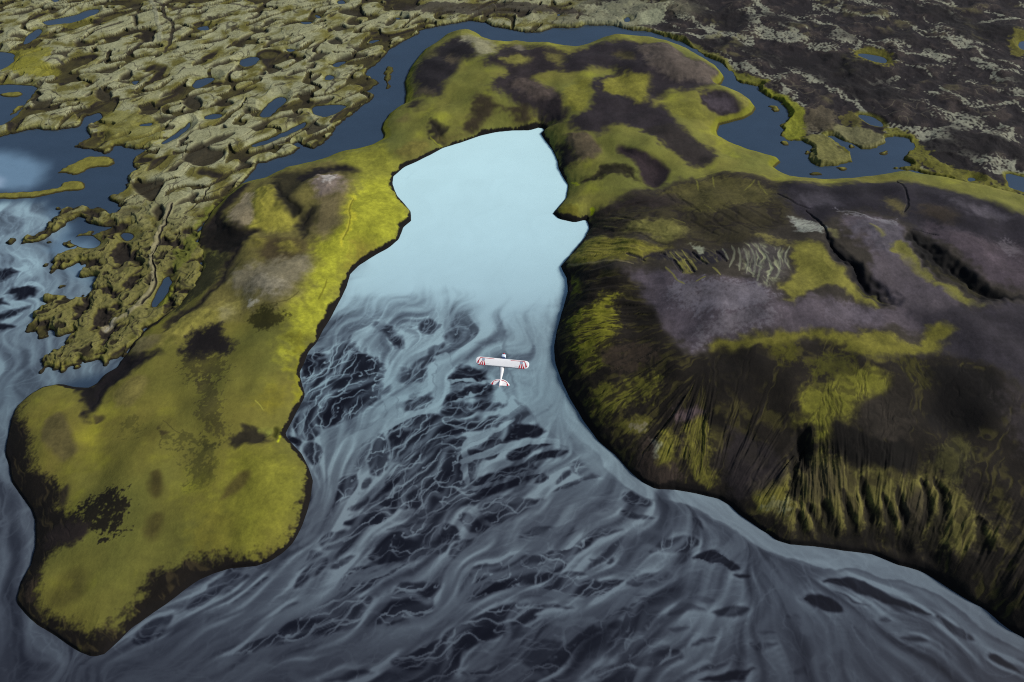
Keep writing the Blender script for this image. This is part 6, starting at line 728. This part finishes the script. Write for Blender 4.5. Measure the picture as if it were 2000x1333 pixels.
# lake milk, fading into the silt along a wispy front
dlk = sdf_poly(smooth_poly(W['lake'], True, 2), x + 10 * fbm(x / 40, y / 40, 201, 3), y + 14 * fbm(x / 55, y / 30, 203, 3)) + 2.0 * st_ + 4 * np.where(inside, stre2(x, y), 0)
lk = sstep(-36, 24, dlk)[:, None]
milk = (1 + .012 * fbm(x / 70, y / 50, 221, 3) + .003 * np.where(inside, stre2(x, y), 0))[:, None] * lut(y, W['milk_y'][0], W['milk_y'][1])
wc = wc + (milk - wc) * lk
# clear blue river and left-hand lake
dm = sdf_poly(W['silt'], x + 14 * fbm(x / 60, y / 60, 207, 3), y + 14 * fbm(x / 60, y / 60, 209, 3))
dm = np.where((np.abs(x) < 900) & (dInner(x, y) < 40), np.maximum(dm, 30 - dInner(x, y)), dm)
dm = dm + 24 * (y < 600)
blue = np.array((50, 65, 84.)) * (1 + .05 * fbm(x / 90, y / 40, 211, 3))[:, None]
for P, cc, ff in W['plumes']:
    a = sstep(-ff, ff, sdf_poly(smooth_poly(P, True, 2), x + 8 * fbm(x / 40, y / 40, 213, 3), y + 8 * fbm(x / 40, y / 40, 215, 3)))[:, None]
    blue = blue + (np.array(cc) - blue) * a
mz = sstep(-14, 14, dm)[:, None]
wc = blue * (1 - mz) + wc * mz
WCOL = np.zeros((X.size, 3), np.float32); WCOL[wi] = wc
WROU = np.full(X.size, .3, np.float32); WROU[wi] = np.where(dm > 0, .5, .14)
WTYPE = np.zeros(X.size, np.int8); WTYPE[wi] = np.where(dm < 0, 1, np.where(dlk > -8, 2, 3))     # river, lake, silt flats

def lin(c):
    c = np.clip(c, 1, 255) / 255.
    return np.where(c <= .04045, c / 12.92, ((c + .055) / 1.055) ** 2.4).astype(np.float32)
# ------------------------------------------------------------------ materials
def nt(m): m.use_nodes = True; return m.node_tree.nodes, m.node_tree.links, m.node_tree.nodes['Principled BSDF']
def ground_material(name, rough, amount, scale, bump, spec=.25, rough_attr=False):
    m = bpy.data.materials.new(name); N, Lk, B = nt(m)
    at = N.new('ShaderNodeAttribute'); at.attribute_name = 'albedo'
    tc = N.new('ShaderNodeTexCoord')
    n1 = N.new('ShaderNodeTexNoise'); n1.inputs['Scale'].default_value = scale; n1.inputs['Detail'].default_value = 6; n1.inputs['Roughness'].default_value = .65
    Lk.new(tc.outputs['Object'], n1.inputs['Vector'])
    mr = N.new('ShaderNodeMapRange'); mr.inputs[1].default_value = .3; mr.inputs[2].default_value = .7
    mr.inputs[3].default_value = 1 - amount; mr.inputs[4].default_value = 1 + amount
    Lk.new(n1.outputs['Fac'], mr.inputs[0])
    mx = N.new('ShaderNodeVectorMath'); mx.operation = 'SCALE'
    Lk.new(at.outputs['Color'], mx.inputs[0]); Lk.new(mr.outputs[0], mx.inputs['Scale'])
    Lk.new(mx.outputs[0], B.inputs['Base Color'])
    B.inputs['Roughness'].default_value = rough; B.inputs['Specular IOR Level'].default_value = spec
    if rough_attr:
        ra = N.new('ShaderNodeAttribute'); ra.attribute_name = 'gloss'; Lk.new(ra.outputs['Fac'], B.inputs['Roughness'])
    if bump:
        bp = N.new('ShaderNodeBump'); bp.inputs['Strength'].default_value = bump; bp.inputs['Distance'].default_value = 1.0
        Lk.new(n1.outputs['Fac'], bp.inputs['Height']); Lk.new(bp.outputs[0], B.inputs['Normal'])
    return m
M_MOSS = ground_material('moss_and_scree', .95, .06, .6, .15, .15)
M_LAVA = ground_material('mossy_lava', .95, .18, .5, .35, .15)
M_MILK = ground_material('milky_water', .3, .02, .03, 0, .12, True)
M_SILT = ground_material('silt_water', .4, .04, .25, 0, .05, True)
M_BLUE = ground_material('clear_water', .12, .04, .06, 0, .35, True)
# ------------------------------------------------------------------ meshes cut from the grid
QUADI = (np.arange(NY - 1)[:, None] * NX + np.arange(NX - 1)[None, :]).ravel().astype(np.int64)
CORN = np.stack([QUADI, QUADI + 1, QUADI + NX + 1, QUADI + NX], 1)
def grid_object(name, faces, z, albedo, material, label, cat, gloss=None, smooth=True):
    if len(faces) == 0: return None
    q = CORN[faces]; used = np.zeros(X.size, bool); used[q.ravel()] = True
    ids = np.where(used)[0]; remap = np.zeros(X.size, np.int32); remap[ids] = np.arange(len(ids))
    me = bpy.data.meshes.new(name)
    me.vertices.add(len(ids)); me.loops.add(4 * len(q)); me.polygons.add(len(q))
    co = np.stack([X[ids], Y[ids], z[ids] if z is not None else np.zeros(len(ids))], 1).astype(np.float32)
    me.vertices.foreach_set('co', co.ravel())
    me.loops.foreach_set('vertex_index', remap[q].ravel().astype(np.int32))
    me.polygons.foreach_set('loop_start', (4 * np.arange(len(q))).astype(np.int32))
    me.polygons.foreach_set('loop_total', np.full(len(q), 4, np.int32))
    me.polygons.foreach_set('use_smooth', np.full(len(q), smooth, bool))
    me.update(calc_edges=True)
    a = me.attributes.new('albedo', 'FLOAT_COLOR', 'POINT')
    rgba = np.ones((len(ids), 4), np.float32); rgba[:, :3] = np.clip(lin(albedo[ids]) / LIT, .002, .85); a.data.foreach_set('color', rgba.ravel())
    if gloss is not None:
        g = me.attributes.new('gloss', 'FLOAT', 'POINT'); g.data.foreach_set('value', gloss[ids].astype(np.float32))
    me.materials.append(material)
    o = bpy.data.objects.new(name, me); COL.objects.link(o)
    o['kind'] = 'structure'; o['label'] = label; o['category'] = cat
    return o
zc = Z[CORN]; zmax = zc.max(1); zmin = zc.min(1)
best = CORN[np.arange(len(CORN)), zc.argmax(1)]           # the corner that stands highest names the face's owner
own = OWNER[best]; land = zmax > -1.2
cx = X[best]; cy = Y[best]
in_top = np.zeros(X.size, bool); s_ = np.where(OWNER == 1)[0]; in_top[s_] = sdf_poly(W['top_hill'], X[s_], Y[s_]) > 0
topf = in_top[CORN[:, 0]]
leftf = (X[CORN[:, 0]] < -40)
grid_object('hill', np.where(land & (own == 1) & leftf & ~topf)[0], Z, ALB, M_MOSS, 'yellow green moss hill with dark scree rim left of the milky lake', 'hill')
grid_object('hill', np.where(land & (own == 1) & topf)[0], Z, ALB, M_MOSS, 'patchy moss and dark brown hill behind the head of the lake', 'hill')
grid_object('hill', np.where(land & (own == 1) & ~leftf & ~topf)[0], Z, ALB, M_MOSS, 'lilac gravel and moss hill with gullied dark front right of the lake', 'hill')
rightf = RIGHT[CORN[:, 0]]
grid_object('lava_field', np.where(land & (own == 2) & ~rightf)[0], Z, ALB, M_LAVA, 'pale mossy lava field with small ponds at upper left', 'lava field')
grid_object('lava_field', np.where(land & (own == 2) & rightf)[0], Z, ALB, M_LAVA, 'dark lava field flecked with pale lichen at upper right', 'lava field')
for q in range(1, len(W['islets']) + 1):
    grid_object('islet', np.where(land & (own == 3) & (ISL[best] == q))[0], Z, ALB, M_LAVA, W['islet_labels'][q - 1], 'islet')
wet = zmin < .6
wt = WTYPE[CORN].max(1)
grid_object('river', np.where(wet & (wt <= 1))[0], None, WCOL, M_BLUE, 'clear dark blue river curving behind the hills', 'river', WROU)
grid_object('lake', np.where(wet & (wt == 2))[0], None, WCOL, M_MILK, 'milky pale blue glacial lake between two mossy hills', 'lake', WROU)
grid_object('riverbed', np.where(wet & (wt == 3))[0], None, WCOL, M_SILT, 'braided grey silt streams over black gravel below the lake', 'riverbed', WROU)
# ------------------------------------------------------------------ the light aircraft
import bmesh
from mathutils import Matrix, Vector
def paint(name, rgb, rough=.35, grime=.06, metal=0.0):
    m = bpy.data.materials.new(name); N, Lk, B = nt(m)
    tc = N.new('ShaderNodeTexCoord'); n1 = N.new('ShaderNodeTexNoise'); n1.inputs['Scale'].default_value = 3.0; n1.inputs['Detail'].default_value = 5
    Lk.new(tc.outputs['Object'], n1.inputs['Vector'])
    mx = N.new('ShaderNodeMix'); mx.data_type = 'RGBA'
    mx.inputs[6].default_value = (*[c * (1 - grime) for c in rgb], 1); mx.inputs[7].default_value = (*[min(1, c * (1 + grime * .4)) for c in rgb], 1)
    Lk.new(n1.outputs['Fac'], mx.inputs[0]); Lk.new(mx.outputs[2], B.inputs['Base Color'])
    B.inputs['Roughness'].default_value = rough; B.inputs['Metallic'].default_value = metal
    return m
P_WHITE = paint('white_paint', (.92, .91, .90)); P_RED = paint('red_paint', (.50, .010, .025)); P_GREY = paint('grey_paint', (.33, .39, .48))
P_COWL = paint('pale_blue_paint', (.66, .76, .88)); P_GLASS = paint('tinted_glass', (.012, .03, .12), .08); P_BLACK = paint('black_rubber', (.02, .02, .02), .7)
P_STEEL = paint('steel', (.18, .19, .2), .35, .1, .6); P_LINE = paint('hinge_gap', (.45, .46, .47))
def mesh_obj(name, verts, faces, mat, parent, smooth=True):
    me = bpy.data.meshes.new(name); me.from_pydata([tuple(v) for v in verts], [], faces)
    bm = bmesh.new(); bm.from_mesh(me); bmesh.ops.recalc_face_normals(bm, faces=bm.faces); bm.to_mesh(me); bm.free()
    for p in me.polygons: p.use_smooth = smooth
    me.materials.append(mat); o = bpy.data.objects.new(name, me); COL.objects.link(o); o.parent = parent
    return o
def loft(rings, cap=True):
    n = len(rings[0]); v = [p for r in rings for p in r]; f = []
    for i in range(len(rings) - 1):
        for j in range(n):
            k = (j + 1) % n; f.append((i * n + j, i * n + k, (i + 1) * n + k, (i + 1) * n + j))
    if cap: f += [tuple(range(n))[::-1], tuple((len(rings) - 1) * n + j for j in range(n))]
    return v, f
def body_ring(y, hw, zb, zt, n=20, sq=.62):
    r = []
    for j in range(n):
        a = 2 * math.pi * j / n; c, s = math.cos(a), math.sin(a)
        r.append((hw * math.copysign(abs(c) ** sq, c), y, (zb + zt) / 2 + (zt - zb) / 2 * math.copysign(abs(s) ** sq, s)))
    return r
def rod(name, a, b, r, mat, parent, r2=None, n=10, flat=1.0):
    a, b = Vector(a), Vector(b); d = (b - a).normalized(); u = d.orthogonal().normalized(); w = d.cross(u)
    rings = [[p + (u * math.cos(2 * math.pi * j / n) + w * math.sin(2 * math.pi * j / n) * flat) * q for j in range(n)] for p, q in ((a, r), (b, r2 or r))]
    v, f = loft(rings); return mesh_obj(name, v, f, mat, parent)
craft = bpy.data.objects.new('airplane', None); COL.objects.link(craft)
craft['label'] = 'small white high-wing airplane with red striped wing tips flying over the braided river'; craft['category'] = 'airplane'
# wing
HS, LE, TE, WZ = 5.35, .86, -.90, .98
def wing_edge(x):
    t = max(0, (abs(x) - (HS - .95)) / .95); q = math.sqrt(max(0, 1 - t ** 2.4)); mid = .12
    return mid + (LE - mid) * q, mid + (TE - mid) * q
def wing_top(x, y):
    le, te = wing_edge(x); c = max(le - te, .02); s = min(max((le - y) / c, 0), 1)
    return WZ + .045 * abs(x) / HS + .19 * c / 1.76 * (1.48 * math.sqrt(s) - .63 * s - 1.76 * s * s + 1.42 * s ** 3 - .508 * s ** 4)
prof = [0, .012, .04, .09, .17, .28, .4, .55, .7, .85, 1.0]
rings = []
xs_ = [-HS + .004] + [-HS + .95 * (1 - math.cos(k * math.pi / 14)) for k in range(1, 8)] + [-4.2 + .7 * k for k in range(13)]
xs_ = sorted(set([round(q, 3) for q in xs_] + [round(-q, 3) for q in xs_]))
for q in xs_:
    le, te = wing_edge(q); c = le - te
    up = [(q, le - s * c, wing_top(q, le - s * c)) for s in prof]
    lo = [(q, le - s * c, WZ + .045 * abs(q) / HS - .05 * c / 1.76 * math.sin(math.pi * min(1, s * 1.0)) - .004) for s in prof[::-1]]
    rings.append(up + lo[1:-1])
v, f = loft(rings); wing = mesh_obj('wing', v, f, P_WHITE, craft)
def decal(name, outline_pairs, mat, parent, topf, lift=.012, n=14):
    """a painted band: pairs of left and right edge points, laid over the skin"""
    v = []; f = []
    P = []
    for k in range(len(outline_pairs) - 1):
        (a, b), (c, d) = outline_pairs[k], outline_pairs[k + 1]
        for i in range(n + (k == len(outline_pairs) - 2)):
            t = i / n; P.append(((a[0] + (c[0] - a[0]) * t, a[1] + (c[1] - a[1]) * t), (b[0] + (d[0] - b[0]) * t, b[1] + (d[1] - b[1]) * t)))
    m = 5
    for a, b in P:
        for i in range(m):
            q = a[0] + (b[0] - a[0]) * i / (m - 1); r = a[1] + (b[1] - a[1]) * i / (m - 1)
            v.append((q, r, topf(q, r) + lift))
    for k in range(len(P) - 1):
        for i in range(m - 1): f.append((k * m + i, k * m + i + 1, (k + 1) * m + i + 1, (k + 1) * m + i))
    return mesh_obj(name, v, f, mat, parent)
for s in (-1, 1):
    decal('stripe', [((s * 1.62, .68), (s * 1.62, .60)), ((s * 4.40, .74), (s * 4.36, .60))], P_RED, wing, wing_top)
    decal('stripe', [((s * 4.26, .75), (s * 4.44, .70)), ((s * 4.58, .1), (s * 4.80, .06)), ((s * 4.68, -.58), (s * 5.00, -.42))], P_RED, wing, wing_top)
    for x0, x1, wd in ((3.98, 4.42, .15), (3.80, 3.93, .14), (3.62, 3.42, .14)):
        decal('stripe', [((s * (x0 - .035), .16), (s * (x0 + .035), .16)), ((s * (x1 - wd), -.84), (s * (x1 + wd), -.84))], P_RED, wing, wing_top, .013)
    em = []
    for k in range(9):
        t = -1 + k / 4; h = .27 * (1 - abs(t) ** 4) + .03; em.append(((s * (3.80 + .30 * t), .36 + h), (s * (3.80 + .30 * t), .36 - h)))
    decal('emblem', em, P_GREY, wing, wing_top, .014, 1)
    decal('aileron', [((s * 2.5, -.46), (s * 2.5, -.485)), ((s * 4.55, -.46), (s * 4.55, -.485))], P_LINE, wing, wing_top, .011)
# fuselage
FUS = [(1.42, .49, -.61, .38), (1.1, .52, -.64, .60), (.80, .54, -.66, .97), (.3, .55, -.68, 1.02), (-.4, .54, -.66, 1.02), (-.95, .50, -.6, .97), (-1.5, .42, -.5, .84), (-2.2, .31, -.34, .66), (-2.9, .21, -.18, .50), (-3.5, .13, -.04, .39), (-4.1, .07, .06, .30), (-4.45, .03, .1, .24)]
v, f = loft([body_ring(*q) for q in FUS]); fus = mesh_obj('fuselage', v, f, P_WHITE, craft)
v, f = loft([body_ring(*q) for q in [(2.10, .22, -.38, .12), (2.06, .38, -.5, .24), (1.9, .47, -.56, .33), (1.6, .49, -.6, .40), (1.40, .50, -.62, .425)]]); mesh_obj('engine_cowling', v, f, P_COWL, craft)
# windshield wraps the front of the cabin
v = []; f = []; rows = [(1.46, .49, .42), (1.30, .55, .60), (1.08, .575, .82), (.87, .56, 1.0)]; m = 9
for (yy, hw, zz) in rows:
    for i in range(m):
        t = -1 + 2 * i / (m - 1); v.append((hw * math.sin(t * 1.35) / math.sin(1.35), yy - .20 * abs(t) ** 2.2, zz - .05 * t * t))
for r in range(3):
    for i in range(m - 1): f.append((r * m + i, r * m + i + 1, (r + 1) * m + i + 1, (r + 1) * m + i))
mesh_obj('windshield', v, f, P_GLASS, craft)
for s in (-1, 1):
    q = s * .565
    v, f = loft([[(q, .72, .25), (q, .66, .82), (q, -.75, .78), (q, -.95, .35), (q, -.5, .2)], [(q * 1.03, .72, .25), (q * 1.03, .66, .82), (q * 1.03, -.75, .78), (q * 1.03, -.95, .35), (q * 1.03, -.5, .2)]])
    mesh_obj('side_window', v, f, P_GLASS, craft, False)
# propeller
hub = mesh_obj('propeller', *loft([body_ring(2.12, .17, -.30, .04, 14, 1), body_ring(2.22, .16, -.29, .03, 14, 1)]), P_STEEL, craft)
mesh_obj('spinner', *loft([body_ring(2.19, .19, -.32, .06, 14, 1), body_ring(2.3, .16, -.29, .03, 14, 1), body_ring(2.41, .09, -.22, -.04, 14, 1), body_ring(2.46, .02, -.15, -.11, 14, 1)]), P_RED, hub)
for s in (-1, 1):
    a = math.radians(14); rr = []
    for t, ch, tw in ((.12, .06, 1.2), (.35, .13, 1.0), (.65, .12, .9), (.9, .08, .8), (1.0, .03, .7)):
        c0 = Vector((s * t * math.cos(a), 2.2, -.13 + s * t * math.sin(a))); e = Vector((-math.sin(a) * math.cos(tw), s * math.sin(tw), math.cos(a) * math.cos(tw))); th = Vector((0, .015, 0))
        rr.append([c0 + e * ch, c0 + th, c0 - e * ch, c0 - th])
    v, f = loft(rr); mesh_obj('blade', v, f, P_STEEL, hub, False)
# tail
def stab_edge(x):
    t = min(1, abs(x) / 1.98); return -3.18 - 1.05 * t ** 2.6 - .03 * t, -4.56 + .28 * t ** 5 - .0 * t
def stab_top(x, y): return .40
sx = [-1.98 + 1.98 * (1 - math.cos(k * math.pi / 24)) for k in range(13)]; sx = sorted(set([round(q, 3) for q in sx] + [-round(q, 3) for q in sx]))
rings = []
for q in sx:
    le, te = stab_edge(q); le = max(le, te + .03); rings.append([(q, le, .37), (q, le - .06 * (le - te), .398), (q, te + .1 * (le - te), .396), (q, te, .37), (q, te + .1 * (le - te), .344), (q, le - .06 * (le - te), .342)])
v, f = loft(rings); tail = mesh_obj('tailplane', v, f, P_WHITE, craft)
for s in (-1, 1):
    arc = []
    for k in range(10):
        q = .14 + 1.30 * k / 9; le, te = stab_edge(q); arc.append(((s * q, le - .15), (s * q, le - .27 - .03 * k / 9)))
    decal('stripe', arc, P_RED, tail, stab_top, .006, 2)
    decal('stripe', [((s * 1.30, -3.94), (s * 1.52, -3.98)), ((s * 1.40, -4.47), (s * 1.74, -4.40))], P_RED, tail, stab_top, .007)
    decal('elevator', [((s * .14, -3.92), (s * .14, -3.94)), ((s * 1.5, -4.02), (s * 1.5, -4.04))], P_LINE, tail, stab_top, .005)
def plate(name, pts, th, mat, parent):
    v, f = loft([[(-th, y, z) for y, z in pts], [(th, y, z) for y, z in pts]]); return mesh_obj(name, v, f, mat, parent, False)
fin = plate('fin', [(-3.35, .40), (-3.75, .75), (-4.1, 1.15), (-4.3, 1.3), (-4.38, 1.3), (-4.38, .25)], .03, P_WHITE, craft)
rud = plate('rudder', [(-4.40, .0), (-4.40, 1.32), (-4.58, 1.36), (-4.82, 1.2), (-4.95, .85), (-4.92, .4), (-4.75, .05)], .025, P_WHITE, craft)
plate('stripe', [(-4.50, 1.28), (-4.60, 1.30), (-4.86, .85), (-4.86, .5), (-4.74, .5), (-4.72, .85)], .034, P_RED, rud)
# undercarriage and struts
for s in (-1, 1):
    rod('strut', (s * .5, .45, -.5), (s * 2.7, .55, WZ - .03), .035, P_WHITE, craft); rod('strut', (s * .5, .42, -.5), (s * 2.6, -.4, WZ - .02), .03, P_WHITE, craft)
    rod('landing_leg', (s * .48, .95, -.6), (s * .85, .9, -1.12), .05, P_WHITE, craft)
    w = mesh_obj('wheel', *loft([[(s * (.85 + dx), .9 + r * math.cos(k * math.pi / 10), -1.12 + r * math.sin(k * math.pi / 10)) for k in range(20)] for dx, r in ((-.1, .2), (-.09, .3), (0, .34), (.09, .3), (.1, .2))]), P_BLACK, craft)
    mesh_obj('rim', *loft([[(s * (.85 + dx), .9 + .14 * math.cos(k * math.pi / 8), -1.12 + .14 * math.sin(k * math.pi / 8)) for k in range(16)] for dx in (-.115, .115)]), P_STEEL, w)
tw = mesh_obj('tail_wheel', *loft([[(dx, -4.35 + r * math.cos(k * math.pi / 8), -.18 + r * math.sin(k * math.pi / 8)) for k in range(16)] for dx, r in ((-.04, .07), (0, .11), (.04, .07))]), P_BLACK, craft)
rod('tail_spring', (0, -3.9, .08), (0, -4.33, -.14), .03, P_STEEL, craft)
craft.location = (-1.89, 92.23, 490.62)
craft.rotation_euler = (Matrix.Rotation(math.radians(-7.0), 4, 'Z') @ Matrix.Rotation(math.radians(23), 4, 'X') @ Matrix.Rotation(math.radians(0.2), 4, 'Y')).to_euler()
